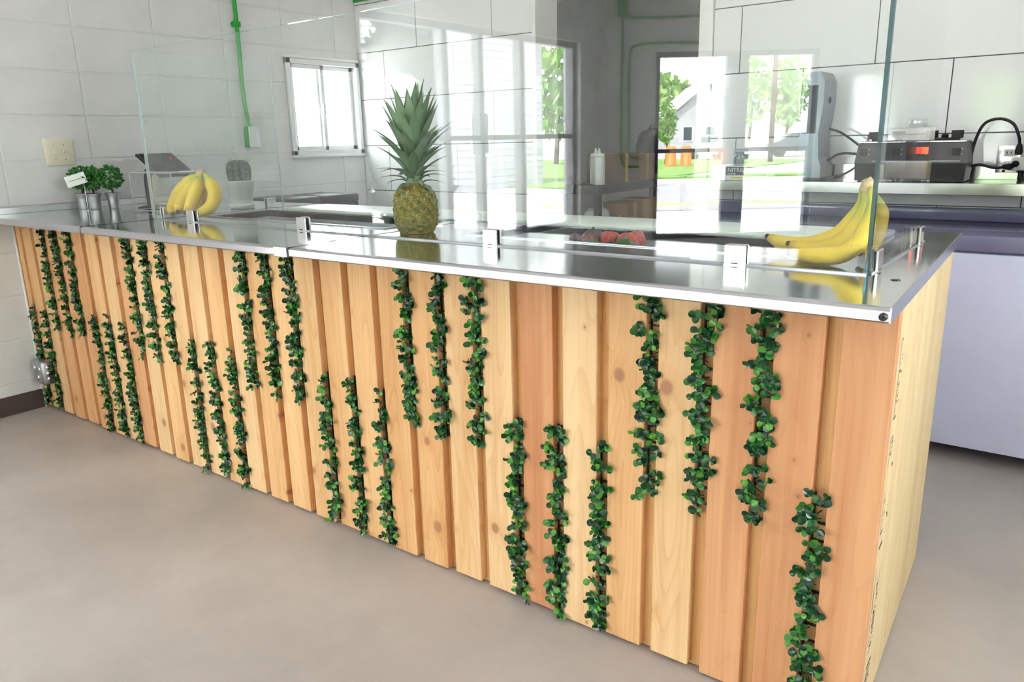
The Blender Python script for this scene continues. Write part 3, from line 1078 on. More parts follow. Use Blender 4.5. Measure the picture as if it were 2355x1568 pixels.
def stamp(y0, z0, y1, z1):
    p = Vector((xe(y0) + 0.0004, y0, z0))
    st.add([p, p + al * (y1 - y0), p + al * (y1 - y0) + Vector((0, 0, z1 - z0)), p + Vector((0, 0, z1 - z0))], [(0, 1, 2, 3)])


for (y0, z0, y1, z1) in ((0.055, 0.70, 0.058, 0.86), (0.055, 0.86, 0.075, 0.863), (0.055, 0.70, 0.085, 0.704), (0.05, 0.60, 0.052, 0.66), (0.05, 0.66, 0.08, 0.663), (0.08, 0.61, 0.082, 0.66),
                         (0.045, 0.46, 0.047, 0.55), (0.045, 0.455, 0.075, 0.460), (0.05, 0.42, 0.09, 0.428), (0.05, 0.28, 0.052, 0.38), (0.10, 0.28, 0.102, 0.36), (0.045, 0.20, 0.047, 0.34), (0.06, 0.13, 0.11, 0.138), (0.06, 0.115, 0.11, 0.12)):
    stamp(y0, z0, y1, z1)
sr = random.Random(4)
for y0, y1, z0, z1, n in ((0.062, 0.085, 0.72, 0.84, 16), (0.056, 0.076, 0.615, 0.65, 6), (0.10, 0.112, 0.58, 0.64, 6), (0.052, 0.07, 0.47, 0.53, 6), (0.09, 0.11, 0.43, 0.50, 6),
                          (0.06, 0.09, 0.29, 0.35, 10), (0.056, 0.10, 0.17, 0.27, 46), (0.05, 0.10, 0.03, 0.11, 40)):
    for _ in range(n):
        y, z = sr.uniform(y0, y1), sr.uniform(z0, z1)
        stamp(y, z, y + sr.uniform(0.004, 0.012), z + sr.uniform(0.002, 0.005))
so = st.build('lumber_stamp', 'ink', end_panel, (0, 0, 0))
so['kind'] = 'stuff'
so['label'] = 'faded black lumber stamps'

# metal junction box on the first boards
jb = thing('junction_box', 'square galvanised electrical box low on the boards beside the block wall', 'electrical box', (0.165, -0.001, 0.205))
MB().box(-0.062, 0.062, -0.052, 0.0, -0.058, 0.058, b=0.012).build('box', 'galvanised', jb)
for x, z in ((-0.026, 0.02), (0.026, 0.02), (0.0, -0.026)):
    MB().tube([(x, -0.0505, z), (x, -0.0555, z)], 0.016, 14).build('knockout', 'chrome_satin', jb)
for z in (-0.028, 0.0, 0.028):
    MB().tube([(0.0605, -0.026, z), (0.0655, -0.026, z)], 0.011, 12).build('knockout', 'chrome_satin', jb)

# ------------------------------------------------------------------ artificial boxwood strips in the gaps
def leaf_mesh(name, L, W, cup):
    m = MB()
    vs, fs = [], []
    for i, (t_, wd) in enumerate(((0.0, 0.10), (0.16, 0.42), (0.36, 0.84), (0.58, 1.0), (0.78, 0.88), (0.92, 0.56), (1.0, 0.16))):
        for s in (-1, 0, 1):
            vs.append((s * wd * W / 2, -abs(s) * cup * wd * W + 0.25 * cup * L * t_ * (1 - t_), t_ * L))
    for i in range(6):
        for s in (0, 1):
            a = i * 3 + s
            fs.append((a, a + 1, a + 4, a + 3))
    m.add(vs, fs, 0, True)
    return m


LEAF = [(0.0172, 0.0155, 0.22), (0.0155, 0.0140, 0.34), (0.0190, 0.0166, 0.15)]
LEAF_MB = [leaf_mesh('leaf', *l) for l in LEAF]
LEAF_ME = [mb.mesh('leaf', 'boxwood_leaf') for mb in LEAF_MB]


def face_to(d, nrm):
    z = Vector(d).normalized()
    y = -Vector(nrm)
    y = (y - z * y.dot(z)).normalized()
    x = y.cross(z)
    return Matrix(((x.x, y.x, z.x, 0), (x.y, y.y, z.y, 0), (x.z, y.z, z.z, 0), (0, 0, 0, 1)))


def rot_to(d, roll):
    q = Vector(d).normalized().to_track_quat('Z', 'Y')
    return q.to_matrix().to_4x4() @ Matrix.Rotation(roll, 4, 'Z')


def boxwood(gap, z0, z1, label, single):
    a, b = spans[gap - 1][1], spans[gap][0]
    xc = (a + b) / 2
    t = thing('boxwood_strip', label, 'artificial plant', (xc, 0.0, z0), 0, 'boxwood strips in the counter front')
    rnd = random.Random(100 + gap)
    H = z1 - z0
    grid = MB()
    for k in range(int(H / 0.04) + 1):
        z = min(H - 0.004, k * 0.04 + 0.01)
        grid.box(-(b - a) / 2 + 0.001, (b - a) / 2 - 0.001, 0.0190, 0.0240, z - 0.002, z + 0.002)
    grid.box(-(b - a) / 2 + 0.001, -(b - a) / 2 + 0.004, 0.0190, 0.0240, 0.0, H)
    g = grid.build('backing_grid', 'vine_plastic', t)
    stems, joined = MB(), MB()
    nleaf = 0
    z = 0.006
    while z < H - 0.004:
        if rnd.random() < 0.10:
            z += rnd.uniform(0.006, 0.016)
        x0 = rnd.uniform(-0.008, 0.008)
        ang = rnd.uniform(-1.25, 1.1)
        el = rnd.uniform(-0.5, 0.7)
        L = rnd.uniform(0.018, 0.040)
        d = Vector((math.sin(ang) * 0.75 - 0.08, -math.cos(ang) * 0.62 - 0.12, el)).normalized()
        base = Vector((x0, 0.016, z))
        tip = base + d * L
        if tip.x > 0.024:
            tip.x = 0.024
        if tip.z > H - 0.008 and z1 > 0.9:
            tip.z = H - 0.008
        if z0 + tip.z < 0.016:
            tip.z = 0.016 - z0
        if abs(tip.x) > 0.013:
            tip.y = min(tip.y, -0.005)
        stems.tube([base, (base + tip) / 2 + Vector((0, 0, 0.002)), tip], 0.0011, 4)
        for q in range(rnd.choice((4, 5, 5, 6))):
            f = 1.0 - 0.2 * (q // 2)
            p = base.lerp(tip, max(0.3, f))
            side = 1 if q % 2 else -1
            ld = Vector((side * rnd.uniform(0.3, 1.0), rnd.uniform(-0.35, 0.1), rnd.uniform(-0.7, 0.8)))
            if q == 0:
                ld = d + Vector((rnd.uniform(-.4, .4), 0, rnd.uniform(-.3, .5)))
            k = rnd.randrange(3)
            m = Matrix.Translation(p) @ face_to(ld, (rnd.uniform(-0.7, 0.7), -1.0, rnd.uniform(-0.25, 0.85))) @ Matrix.Scale(rnd.uniform(0.78, 1.12), 4)
            # leaves that spread past the gap lie on the boards, not in them
            deep = max([(m @ Vector(v)).y for v in LEAF_MB[k].v if abs((m @ Vector(v)).x) > (b - a) / 2 - 0.002] or [-1])
            if deep > -0.0015:
                m = Matrix.Translation((0, -0.0015 - deep, 0)) @ m
            tipp = m @ Vector((0, 0, LEAF[k][0]))
            if z0 + tipp.z < 0.008 or (z1 > 0.9 and tipp.z > H - 0.002):
                continue
            nleaf += 1
            if single and nleaf > 296:
                continue
            if single:
                lo = link('leaf', LEAF_ME[k], t)
                lo.matrix_local = m
            else:
                src = LEAF_MB[k]
                joined.add([m @ Vector(v) for v in src.v], src.f, 0, True)
        z += rnd.uniform(0.0068, 0.0108) if single else rnd.uniform(0.0055, 0.0088)
    stems.build('stem', 'vine_plastic', t)['kind'] = 'stuff'
    if not single:
        fo = joined.build('foliage', 'boxwood_leaf', t)
        fo['kind'] = 'stuff'
    return t


pos3 = ('first', 'middle', 'last')
nth = ('first', 'second', 'third', 'fourth', 'fifth')
for u in range(5):
    for k in range(3):
        gap = 3 + 6 * u + k
        boxwood(gap, 0.425, 0.93, 'upper boxwood strip under the steel edge, %s of the %s trio from the wall' % (pos3[k], nth[u]), gap >= 18)
boxwood(1, 0.012, 0.52, 'lower boxwood strip behind the galvanised junction box', False)
boxwood(2, 0.012, 0.525, 'lower boxwood strip just clear of the galvanised junction box', False)
for u in range(4):
    for k in range(3):
        gap = 6 + 6 * u + k
        boxwood(gap, 0.012, 0.535 + 0.012 * math.sin(gap * 2.1), 'lower boxwood strip reaching the floor, %s of the %s full trio from the wall' % (pos3[k], nth[u]), gap >= 18)
boxwood(30, 0.012, 0.53, 'single lower boxwood strip next to the plywood side of the counter', True)

# ------------------------------------------------------------------ steel tops
def steel_top(label, x0, x1, hole, floor_z, right_skew=False, joint=False, splash=False):
    t = thing('steel_countertop', label, 'countertop', ((x0 + x1) / 2, 0.4, ZL), 0, 'steel countertop sections')
    O = Vector(((x0 + x1) / 2, 0.4, ZL))
    YF, YR = -0.1415, 0.992

    def B(mb, name, mat):
        return mb.build(name, mat, t, -O)
    xr = (lambda y: xe(y) + 0.002) if right_skew else (lambda y: x1)
    top = MB()
    if hole:
        hx0, hx1, hy0, hy1 = hole
        polys = [[(x0, YF + 0.012), (xr(YF), YF + 0.012), (xr(hy0), hy0), (x0, hy0)], [(x0, hy1), (xr(hy1), hy1), (xr(YR), YR), (x0, YR)],
                 [(x0, hy0), (hx0, hy0), (hx0, hy1), (x0, hy1)], [(hx1, hy0), (xr(hy0), hy0), (xr(hy1), hy1), (hx1, hy1)]]
    else:
        polys = [[(x0, YF + 0.012), (xr(YF), YF + 0.012), (xr(YR), YR), (x0, YR)]]
    for p in polys:
        top.prism(p, ZL + 0.001, ZT)
    B(top, 'top', 'steel_top')
    # rolled front edge
    lip = MB()
    prof = [(YF + 0.012, ZT), (YF + 0.004, ZT - 0.0012), (YF, ZT - 0.006), (YF, ZL + 0.003), (YF + 0.003, ZL), (YF + 0.012, ZL)]
    xa, xb = x0, xr(YF)
    n = len(prof)
    lip.add([(xa, y, z) for y, z in prof] + [(xb, y, z) for y, z in prof],
            [(i, (i + 1) % n, n + (i + 1) % n, n + i)[::-1] for i in range(n)] + [tuple(range(n)), tuple(range(2 * n - 1, n - 1, -1))])
    B(lip, 'front_edge', 'steel_edge')
    if right_skew:
        re = MB()
        re.prism([(xr(YF), YF), (xr(YF) + 0.003, YF), (xr(YR) + 0.003, YR), (xr(YR), YR)], ZL, ZT + 0.0008)
        B(re, 'side_edge', 'steel_edge')
        sc = MB().tube([(xr(YF) - 0.009, YF - 0.0002, ZL + 0.011), (xr(YF) - 0.009, YF - 0.0035, ZL + 0.011)], 0.007, 12)
        B(sc, 'screw', 'dark_steel')
        sl = MB()
        sl.box(xr(YF) - 0.0135, xr(YF) - 0.0045, YF - 0.0042, YF - 0.0034, ZL + 0.010, ZL + 0.012)
        sl.box(xr(YF) - 0.010, xr(YF) - 0.008, YF - 0.0042, YF - 0.0034, ZL + 0.0065, ZL + 0.0155)
        B(sl, 'screw_slot', 'black_rubber')
        mk = MB()
        mk.lathe([(0.010, 0), (0.008, 0.0012)], 8, (3.868, 0.135, ZT + 0.0002))
        B(mk, 'scorch_mark', 'dark_steel')
    if hole:
        B(MB().box(x0 - 0.0045, x0 + 0.0005, YF + 0.002, YR, ZT - 0.006, ZT + 0.0006), 'seam', 'black_rubber')
    if joint:
        jc = MB().box(x1 - 0.062, x1 - 0.002, YF - 0.003, YF + 0.012, ZL - 0.002, ZT + 0.0006, b=0.001)
        B(jc, 'joint_cover', 'steel_edge')
    if splash:
        B(MB().box(0.0655, 0.076, -0.13, 0.99, ZT, ZT + 0.03, b=0.002), 'backsplash', 'steel_well')
    if hole:
        hx0, hx1, hy0, hy1 = hole
        wv = MB()
        zf, th = floor_z, 0.003
        wv.box(hx0 - th, hx0, hy0 - th, hy1 + th, zf, ZT - 0.002)
        wv.box(hx1, hx1 + th, hy0 - th, hy1 + th, zf, ZT - 0.002)
        wv.box(hx0, hx1, hy0 - th, hy0, zf, ZT - 0.002)
        wv.box(hx0, hx1, hy1, hy1 + th, zf, ZT - 0.002)
        wv.box(hx0, hx1, hy0, hy1, zf - th, zf)
        B(wv, 'well', 'steel_well')
        rim = MB()
        for a0, a1, b0, b1 in ((hx0 - 0.012, hx1 + 0.012, hy0 - 0.012, hy0), (hx0 - 0.012, hx1 + 0.012, hy1, hy1 + 0.012), (hx0 - 0.012, hx0, hy0, hy1), (hx1, hx1 + 0.012, hy0, hy1)):
            rim.box(a0, a1, b0, b1, ZT, ZT + 0.004, b=0.001)
        B(rim, 'rim', 'steel_edge')
    return t


steel_top('flat steel countertop section against the block wall under the topiaries', 0.0655, 1.061, None, 0, splash=True)
steel_top('middle steel countertop section with the long empty well', 1.066, 2.328, (1.17, 2.23, 0.335, 0.640), 0.80, joint=True)
steel_top('steel countertop section with the fruit well and the open corner', 2.333, 3.906, (2.62, 3.62, 0.335, 0.640), 0.915, right_skew=True)

# long white cutting board behind the wells
cb = MB().box(1.27, 3.72, 0.655, 0.892, ZT + 0.0002, ZT + 0.0135, b=0.003)
tag(cb.build('cutting_board', 'poly_board'), 'long white cutting board lying along the staff edge of the countertop', 'cutting board')

# ------------------------------------------------------------------ sneeze guard
GX0, GX1, GY, GZ0, GZ1 = 1.037, 3.812, 0.165, ZT + 0.003, 1.619
sg = thing('sneeze_guard', 'clear glass guard standing on the countertop round the food wells', 'sneeze guard', (2.4, 0.17, ZT))
SO = Vector((2.4, 0.17, ZT))


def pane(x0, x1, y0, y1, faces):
    # material per face (-x, +x, -y, +y, -z, +z): 0 clear, 1 dark green edge, 2 edge with caught light painted in
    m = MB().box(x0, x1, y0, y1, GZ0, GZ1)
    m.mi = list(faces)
    return m.build('glass_pane', ['guard_glass', 'glass_edge', 'glass_edge_painted_light'], sg, -SO)


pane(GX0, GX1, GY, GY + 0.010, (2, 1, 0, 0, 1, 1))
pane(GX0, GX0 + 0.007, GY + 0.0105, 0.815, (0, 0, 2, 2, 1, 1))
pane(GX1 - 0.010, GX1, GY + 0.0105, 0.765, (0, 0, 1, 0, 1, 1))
cl_front = MB()
for d0, d1 in ((-0.0080, -0.0015), (0.0115, 0.0180)):
    cl_front.box(-0.025, 0.025, d0, d1, 0.0, 0.046, b=0.0025)
cl_front.box(-0.025, 0.025, -0.0080, 0.0180, 0.0, 0.0025)
cl_me = cl_front.mesh('clip', 'chrome_satin')
gk = MB().box(-0.0225, 0.0225, -0.0015, 0.0, 0.003, 0.043).box(-0.0225, 0.0225, 0.010, 0.0115, 0.003, 0.043)
gk_me = gk.mesh('gasket', 'black_rubber')
sc_me = MB().box(-0.008, 0.008, -0.0087, -0.0075, 0.003, 0.006).mesh('set_screw', 'dark_steel')
for (x, y, rz) in ((1.330, GY, 0), (2.012, GY, 0), (2.832, GY, 0), (3.532, GY, 0), (GX0, 0.228, -math.pi / 2), (GX0, 0.742, -math.pi / 2), (GX1, 0.225, math.pi / 2), (GX1, 0.697, math.pi / 2)):
    c = link('clip', cl_me, sg)
    c.matrix_local = Matrix.Translation(Vector((x, y, ZT)) - SO) @ Matrix.Rotation(rz, 4, 'Z')
    link('gasket', gk_me, c)
    link('set_screw', sc_me, c)
bd = MB().tube([(GX0 + 0.02, GY - 0.0025, ZT + 0.001), (GX1 - 0.004, GY - 0.0025, ZT + 0.001)], 0.004, 6)
bd.tube([(GX1 + 0.002, GY + 0.012, ZT + 0.001), (GX1 + 0.002, 0.765, ZT + 0.001)], 0.003, 6)
bd.build('sealant_bead', 'silver_plastic', sg, -SO)

# ================================================================== FRUIT
def banana(path, r, bunch, O, seed, green=0.0):
    P = smooth_path([Vector(p) - O for p in path], 5)
    n = len(P)
    rad = []
    for i in range(n):
        t_ = i / (n - 1)
        k = 0.32 if t_ < 0.11 else (0.32 + (t_ - 0.11) / 0.19 * 0.62 if t_ < 0.30 else (0.94 + 0.06 * math.sin((t_ - 0.3) / 0.45 * math.pi) if t_ < 0.75 else 0.94 - 0.52 * ((t_ - 0.75) / 0.25) ** 1.8))
        rad.append(r * k)
    m = MB()
    m.tube(P, rad, 10, 0, True)
    # five soft ridges
    for i in range(n):
        c = P[i]
        for k in range(10):
            v = Vector(m.v[i * 10 + k])
            m.v[i * 10 + k] = tuple(c + (v - c) * (1.05 if k % 2 else 0.965))
    # flatten the section slightly into facets
    me = m.mesh('banana', 'banana_peel')
    at = me.attributes.new('along', 'FLOAT', 'POINT')
    at.data.foreach_set('value', [((i // 10) / (n - 1)) for i in range(len(me.vertices))])
    o = link('banana', me, bunch)
    d = (P[-1] - P[-2]).normalized()
    MB().tube([P[-1] - d * 0.004, P[-1] + d * 0.009], [rad[-1] * 1.0, rad[-1] * 0.6], 8).build('tip', 'banana_tip', o)
    return o


def bunch(label, O, crown, paths, r):
    O = Vector(O)
    t = thing('banana_bunch', label, 'bananas', O)
    for i, p in enumerate(paths):
        banana(p, r[i], t, O, i)
    m = MB().tube([Vector(c) - O for c in crown], [0.012, 0.016, 0.011], 9)
    cu = m.build('crown', 'banana_cut', t)
    return t


bunch('banana bunch with dark blunt tips at the wall end of the guard', (1.192, 0.27, ZT),
      [(1.254, 0.27, 1.135), (1.257, 0.27, 1.146), (1.270, 0.272, 1.153)],
      [[(1.254, 0.27, 1.143), (1.202, 0.262, 1.118), (1.117, 0.25, 1.062), (1.076, 0.240, 1.008), (1.102, 0.218, 0.979)],
       [(1.254, 0.275, 1.143), (1.217, 0.26, 1.108), (1.177, 0.245, 1.062), (1.148, 0.232, 1.014), (1.164, 0.208, 0.992)],
       [(1.262, 0.275, 1.143), (1.254, 0.262, 1.110), (1.237, 0.245, 1.062), (1.220, 0.232, 1.014), (1.222, 0.208, 0.992)],
       [(1.267, 0.28, 1.143), (1.294, 0.285, 1.110), (1.320, 0.285, 1.062), (1.312, 0.262, 1.010), (1.272, 0.222, 0.981)],
       [(1.262, 0.29, 1.143), (1.237, 0.31, 1.095), (1.212, 0.312, 1.05), (1.182, 0.305, 1.0), (1.167, 0.30, 0.985)]],
      [0.027, 0.0265, 0.0265, 0.0265, 0.024])
bunch('banana bunch with curled tips in the open corner of the guard', (3.70, 0.32, ZT),
      [(3.752, 0.33, 1.116), (3.757, 0.335, 1.132), (3.768, 0.338, 1.141)],
      [[(3.745, 0.345, 1.125), (3.735, 0.37, 1.075), (3.700, 0.385, 1.020), (3.640, 0.385, 0.990), (3.575, 0.385, 0.985), (3.530, 0.385, 0.999)],
       [(3.755, 0.33, 1.125), (3.752, 0.325, 1.070), (3.732, 0.32, 1.020), (3.690, 0.315, 0.990), (3.645, 0.31, 0.985), (3.606, 0.31, 0.995)],
       [(3.765, 0.325, 1.125), (3.776, 0.29, 1.070), (3.770, 0.265, 1.022), (3.735, 0.25, 0.988), (3.685, 0.24, 0.983), (3.632, 0.235, 0.986)],
       [(3.765, 0.345, 1.125), (3.782, 0.36, 1.080), (3.782, 0.36, 1.040), (3.776, 0.35, 1.005), (3.755, 0.34, 0.982)]],
      [0.0205, 0.0205, 0.021, 0.019])

# pineapple
pn = thing('pineapple', 'whole pineapple with a leafy crown standing between the two wells', 'pineapple', (2.418, 0.30, ZT))


def body_r(z):
    t_ = z / 0.152
    return 0.068 * (1 - abs(2 * t_ - 0.94) ** 3.2 * 0.42)


prof = [(0.035, 0.0), (0.056, 0.002)] + [(body_r(z) * 0.955, z) for z in [0.008 + 0.144 * i / 11 for i in range(12)]] + [(0.03, 0.158)]
MB().lathe(prof, 24).build('fruit', 'pineapple_skin', pn)
ey = MB()
ring1 = [(0.0125 * math.cos(a), -0.0005, 0.0105 * math.sin(a)) for a in [math.pi / 3 * i for i in range(6)]]
ring2 = [(0.007 * math.cos(a), -0.0065, 0.006 * math.sin(a)) for a in [math.pi / 3 * i for i in range(6)]]
ey.add(ring1 + ring2 + [(0, -0.0075, 0.0)], [(i, (i + 1) % 6, 6 + (i + 1) % 6, 6 + i) for i in range(6)] + [(6 + i, 6 + (i + 1) % 6, 12) for i in range(6)], 0, True)
ey.add([(-0.0032, -0.0065, -0.0045), (0.0032, -0.0065, -0.0045), (0.0, -0.0100, 0.0020), (0, -0.0035, -0.002)], [(0, 1, 2), (1, 3, 2), (3, 0, 2), (0, 3, 1)], 1)
ey.add([(-0.0115, -0.003, -0.006), (0.0115, -0.003, -0.006), (0.0, -0.0058, -0.0115), (0, -0.0072, -0.0065)], [(0, 3, 2), (3, 1, 2)], 1)
eye_me = ey.mesh('eye', ['pineapple_eye', 'pineapple_bract'])
NE = 112
for i in range(NE):
    z = 0.009 + 0.140 * i / (NE - 1)
    r = body_r(z) * 0.955
    a = i * 2.39996
    dr = (body_r(z + 0.004) - body_r(z - 0.004)) / 0.008
    o = link('eye', eye_me, pn)
    o.matrix_local = Matrix.Translation((r * math.cos(a), r * math.sin(a), z)) @ Matrix.Rotation(a + math.pi / 2, 4, 'Z') @ Matrix.Rotation(math.atan(dr), 4, 'X') @ Matrix.Diagonal((1.02, 1.1, 1.1, 1))


def blade(L, W, curl, name='crown_leaf'):
    m = MB()
    vs, fs = [], []
    N = 6
    for i in range(N + 1):
        t_ = i / N
        wd = W * (0.75 + 0.5 * t_ if t_ < 0.4 else 0.95 * (1 - ((t_ - 0.4) / 0.6) ** 1.5) + 0.02)
        out = curl * L * t_ ** 2
        z = L * t_ * (1 - 0.25 * abs(curl) * t_)
        for s in (-1, 0, 1):
            vs.append((s * wd / 2, -out - (0.18 * wd if s == 0 else 0) + 0.0, z))
    for i in range(N):
        for s in (0, 1):
            a = i * 3 + s
            fs.append((a, a + 1, a + 4, a + 3))
    # thickness: a second skin just behind
    n0 = len(vs)
    vs += [(x, y + 0.0018, z) for x, y, z in vs]
    fs += [tuple(reversed([n0 + i for i in f])) for f in fs]
    m.add(vs, fs, 0, True)
    return m.mesh(name, 'pineapple_leaf')


blades = [blade(1.0, 0.26, 0.10), blade(1.0, 0.24, 0.28), blade(1.0, 0.2, 0.5)]
pr = random.Random(21)
nl = 64
MB().lathe([(0.030, 0.148), (0.024, 0.17), (0.020, 0.22), (0.012, 0.29), (0.004, 0.33)], 12).build('core', 'pineapple_leaf', pn)
for i in range(nl):
    t_ = i / (nl - 1)                         # 0 lowest, outer ; 1 innermost, tallest
    a = i * 2.39996
    zb = 0.152 + 0.145 * t_
    L = 0.050 + 0.125 * math.sin(min(1, t_ * 1.15) * math.pi / 2) + pr.uniform(-0.008, 0.012)
    tilt = math.radians(56 - 46 * t_ ** 0.7 + pr.uniform(-6, 6))
    me = blades[2 if t_ < 0.25 else (1 if t_ < 0.6 else 0)]
    rr = 0.024 * (1 - 0.55 * t_)
    o = link('crown_leaf', me, pn)
    wsc = 0.125 + 0.065 * t_ if t_ < 0.8 else 0.15
    o.matrix_local = Matrix.Translation((rr * math.cos(a), rr * math.sin(a), zb)) @ Matrix.Rotation(a + math.pi / 2, 4, 'Z') @ Matrix.Rotation(tilt, 4, 'X') @ Matrix.Diagonal((wsc * 1.05, wsc, L, 1))

# fruit in the right well
ZW = 0.915


def strawberry(loc, r, rot, label):
    t = thing('strawberry', label, 'strawberry', loc, 0, 'strawberries in the fruit well')
    t.rotation_euler = rot
    L = r * 1.7
    MB().lathe([(0.002, -L * 0.62), (r * 0.45, -L * 0.52), (r * 0.8, -L * 0.22), (r, L * 0.1), (r * 0.88, L * 0.30), (r * 0.4, L * 0.38)], 16).build('flesh', 'strawberry_red', t)
    c = MB()
    for k in range(7):
        a = 2 * math.pi * k / 7
        d, sd = Vector((math.cos(a), math.sin(a), 0)), Vector((-math.sin(a), math.cos(a), 0))
        z = Vector((0, 0, L * 0.39))
        c.add([z + sd * r * 0.16, z + d * r * 0.55 + sd * r * 0.2 + Vector((0, 0, r * 0.06)), z + d * r * 0.95 - Vector((0, 0, r * 0.05)), z + d * r * 0.55 - sd * r * 0.2 + Vector((0, 0, r * 0.06)), z - sd * r * 0.16], [(0, 1, 2, 3, 4)])
    c.build('calyx', 'calyx', t)


strawberry((2.985, 0.44, ZW + 0.026), 0.027, (1.3, 0.2, 0.9), 'pale red strawberry at the dark fruit end of the heap')
strawberry((3.035, 0.47, ZW + 0.036), 0.033, (0.5, 2.2, 0.3), 'upright rounded strawberry in the middle of the heap')
strawberry((3.105, 0.50, ZW + 0.037), 0.033, (2.4, 0.4, 0.5), 'bright strawberry at the rear of the heap')
strawberry((3.118, 0.43, ZW + 0.035), 0.036, (1.7, 1.3, 0.2), 'large dark red strawberry at the front of the heap')
strawberry((3.195, 0.44, ZW + 0.014), 0.015, (1.6, 0.9, 0.4), 'small strawberry piece lying apart from the heap')
for loc, r, lab in (((2.965, 0.49, ZW + 0.034), 0.034, 'large dark plum behind the pale strawberry'), ((2.915, 0.44, ZW + 0.018), 0.018, 'small dark plum at the end of the fruit heap'),
                    ((2.86, 0.56, ZW + 0.021), 0.021, 'lone dark plum near the rear wall of the well')):
    t = thing('plum', lab, 'plum', loc, 0, 'dark plums in the fruit well')
    MB().ball((0, 0, 0), r, 2, 0, (1.1, 1.0, 0.92), 0.02).build('flesh', 'plum', t)
    MB().tube([(0, 0, r * 0.85), (r * 0.1, 0, r * 1.1)], r * 0.1, 6).build('stalk', 'bark', t)

# crumpled clear film beside the wells
fm = MB().ball((0, 0, 0.03), 0.036, 2, 0, (1, 1, 0.85), 0.22)
fm.sm = [False] * len(fm.sm)
tag(fm.build('plastic_wrap', 'guard_glass', None, (2.485, 0.50, ZT)), 'crumpled ball of clear plastic wrap beside the pineapple', 'plastic wrap')

# ================================================================== LEFT END OF THE COUNTER
def topiary(loc, label, seed, n=420):
    t = thing('topiary', label, 'topiary', loc, seed * 0.7, 'topiaries on the countertop')
    MB().lathe([(0.025, 0), (0.026, 0.003), (0.027, 0.045), (0.030, 0.06), (0.037, 0.074), (0.0385, 0.076), (0.036, 0.078), (0.030, 0.072)], 24).build('pot', 'galvanised', t)
    MB().lathe([(0.001, 0.066), (0.0305, 0.066), (0.0305, 0.068), (0.001, 0.069)], 16).build('soil', 'soil', t)
    MB().tube([(0, 0, 0.066), (0.001, 0, 0.10), (0, 0, 0.14)], 0.005, 7).build('trunk', 'bark', t)
    rnd = random.Random(seed)
    m = MB()
    for i in range(n):
        z = 1 - 2 * (i + 0.5) / n
        a = i * 2.39996
        q = math.sqrt(1 - z * z)
        d = Vector((q * math.cos(a), q * math.sin(a), z))
        R = 0.050 * rnd.uniform(0.72, 1.06)
        p = Vector((0, 0, 0.150)) + d * R
        ld = (d + Vector((rnd.uniform(-1, 1), rnd.uniform(-1, 1), rnd.uniform(-1, 1))) * 0.9).normalized()
        mt = Matrix.Translation(p) @ rot_to(ld, rnd.uniform(0, 6.28)) @ Matrix.Scale(rnd.uniform(0.6, 0.9), 4)
        src = LEAF_MB[rnd.randrange(3)]
        m.add([mt @ Vector(v) for v in src.v], src.f, 0, True)
    f = m.build('foliage', 'topiary_leaf', t)
    f['kind'] = 'stuff'
    return t


topiary((0.150, 0.300, ZT), 'small topiary in a metal pot with its crown behind the business card', 1)
topiary((0.235, 0.312, ZT), 'small topiary in a metal pot standing between its two twins', 2)
topiary((0.270, 0.388, ZT), 'small topiary in a metal pot nearest the clear acrylic box', 3)
ch = thing('card_holder', 'white business card on a wire clip in front of the topiaries', 'business card', (0.250, 0.268, ZT))
MB().tube(smooth_path([(0, 0, 0.0), (0.001, 0, 0.06), (0, 0, 0.115), (0.003, -0.006, 0.125), (0.002, 0.005, 0.133), (0.0, 0.0, 0.122)], 5), 0.0011, 6).build('wire', 'chrome_satin', ch)
MB().lathe([(0.014, 0), (0.014, 0.003), (0.002, 0.005)], 16).build('foot', 'chrome_satin', ch)
rt, upv = Vector((0.60, 0.76, 0.28)).normalized(), Vector((-0.3, -0.13, 0.9))
upv = (upv - rt * upv.dot(rt)).normalized()
cm = face_frame((-0.010, -0.030, 0.147), rt, upv)
cd_ = MB().box(-0.046, 0.046, -0.0265, 0.0265, -0.0004, 0.0004).xform(cm).build('card', 'card', ch)
MB().box(-0.034, 0.034, -0.0015, 0.0015, 0.0005, 0.0008).xform(cm).build('printed_line', 'green_ink', cd_)

# clear acrylic box
ab = thing('acrylic_box', 'clear acrylic display box between the topiaries and the guard', 'display box', (0.70, 0.45, ZT))
AX0, AX1, AY0, AY1, AZ0, AZ1 = 0.565 - 0.70, 0.92 - 0.70, 0.335 - 0.45, 0.428 - 0.45, 0.008, 0.178
for (x0, x1, y0, y1) in ((AX0, AX1, AY0, AY0 + 0.003), (AX0, AX1, AY1 - 0.003, AY1), (AX0, AX0 + 0.003, AY0 + 0.003, AY1 - 0.003), (AX1 - 0.003, AX1, AY0 + 0.003, AY1 - 0.003)):
    MB().box(x0, x1, y0, y1, AZ0, AZ1).build('panel', 'acrylic', ab)
eg = MB()
for x in (AX0, AX1):
    for y in (AY0, AY1):
        eg.tube([(x, y, AZ0), (x, y, AZ1)], 0.0025, 6)
for z in (AZ0, AZ1):
    for y in (AY0, AY1):
        eg.tube([(AX0, y, z), (AX1, y, z)], 0.0025, 6)
    for x in (AX0, AX1):
        eg.tube([(x, AY0, z), (x, AY1, z)], 0.0025, 6)
eg.build('polished_edge', 'acrylic_edge', ab)
for x in (AX0 + 0.03, AX1 - 0.03):
    for y in (AY0 + 0.02, AY1 - 0.02):
        MB().lathe([(0.007, 0), (0.007, 0.005)], 10, (x, y, 0)).build('foot', 'acrylic_edge', ab)
text_mesh('letter', 'O', 0.03, 'grey_ink', ab, face_frame((0.09, AY0 - 0.0006, 0.035), (1, 0, 0), (0, 0, 1)))
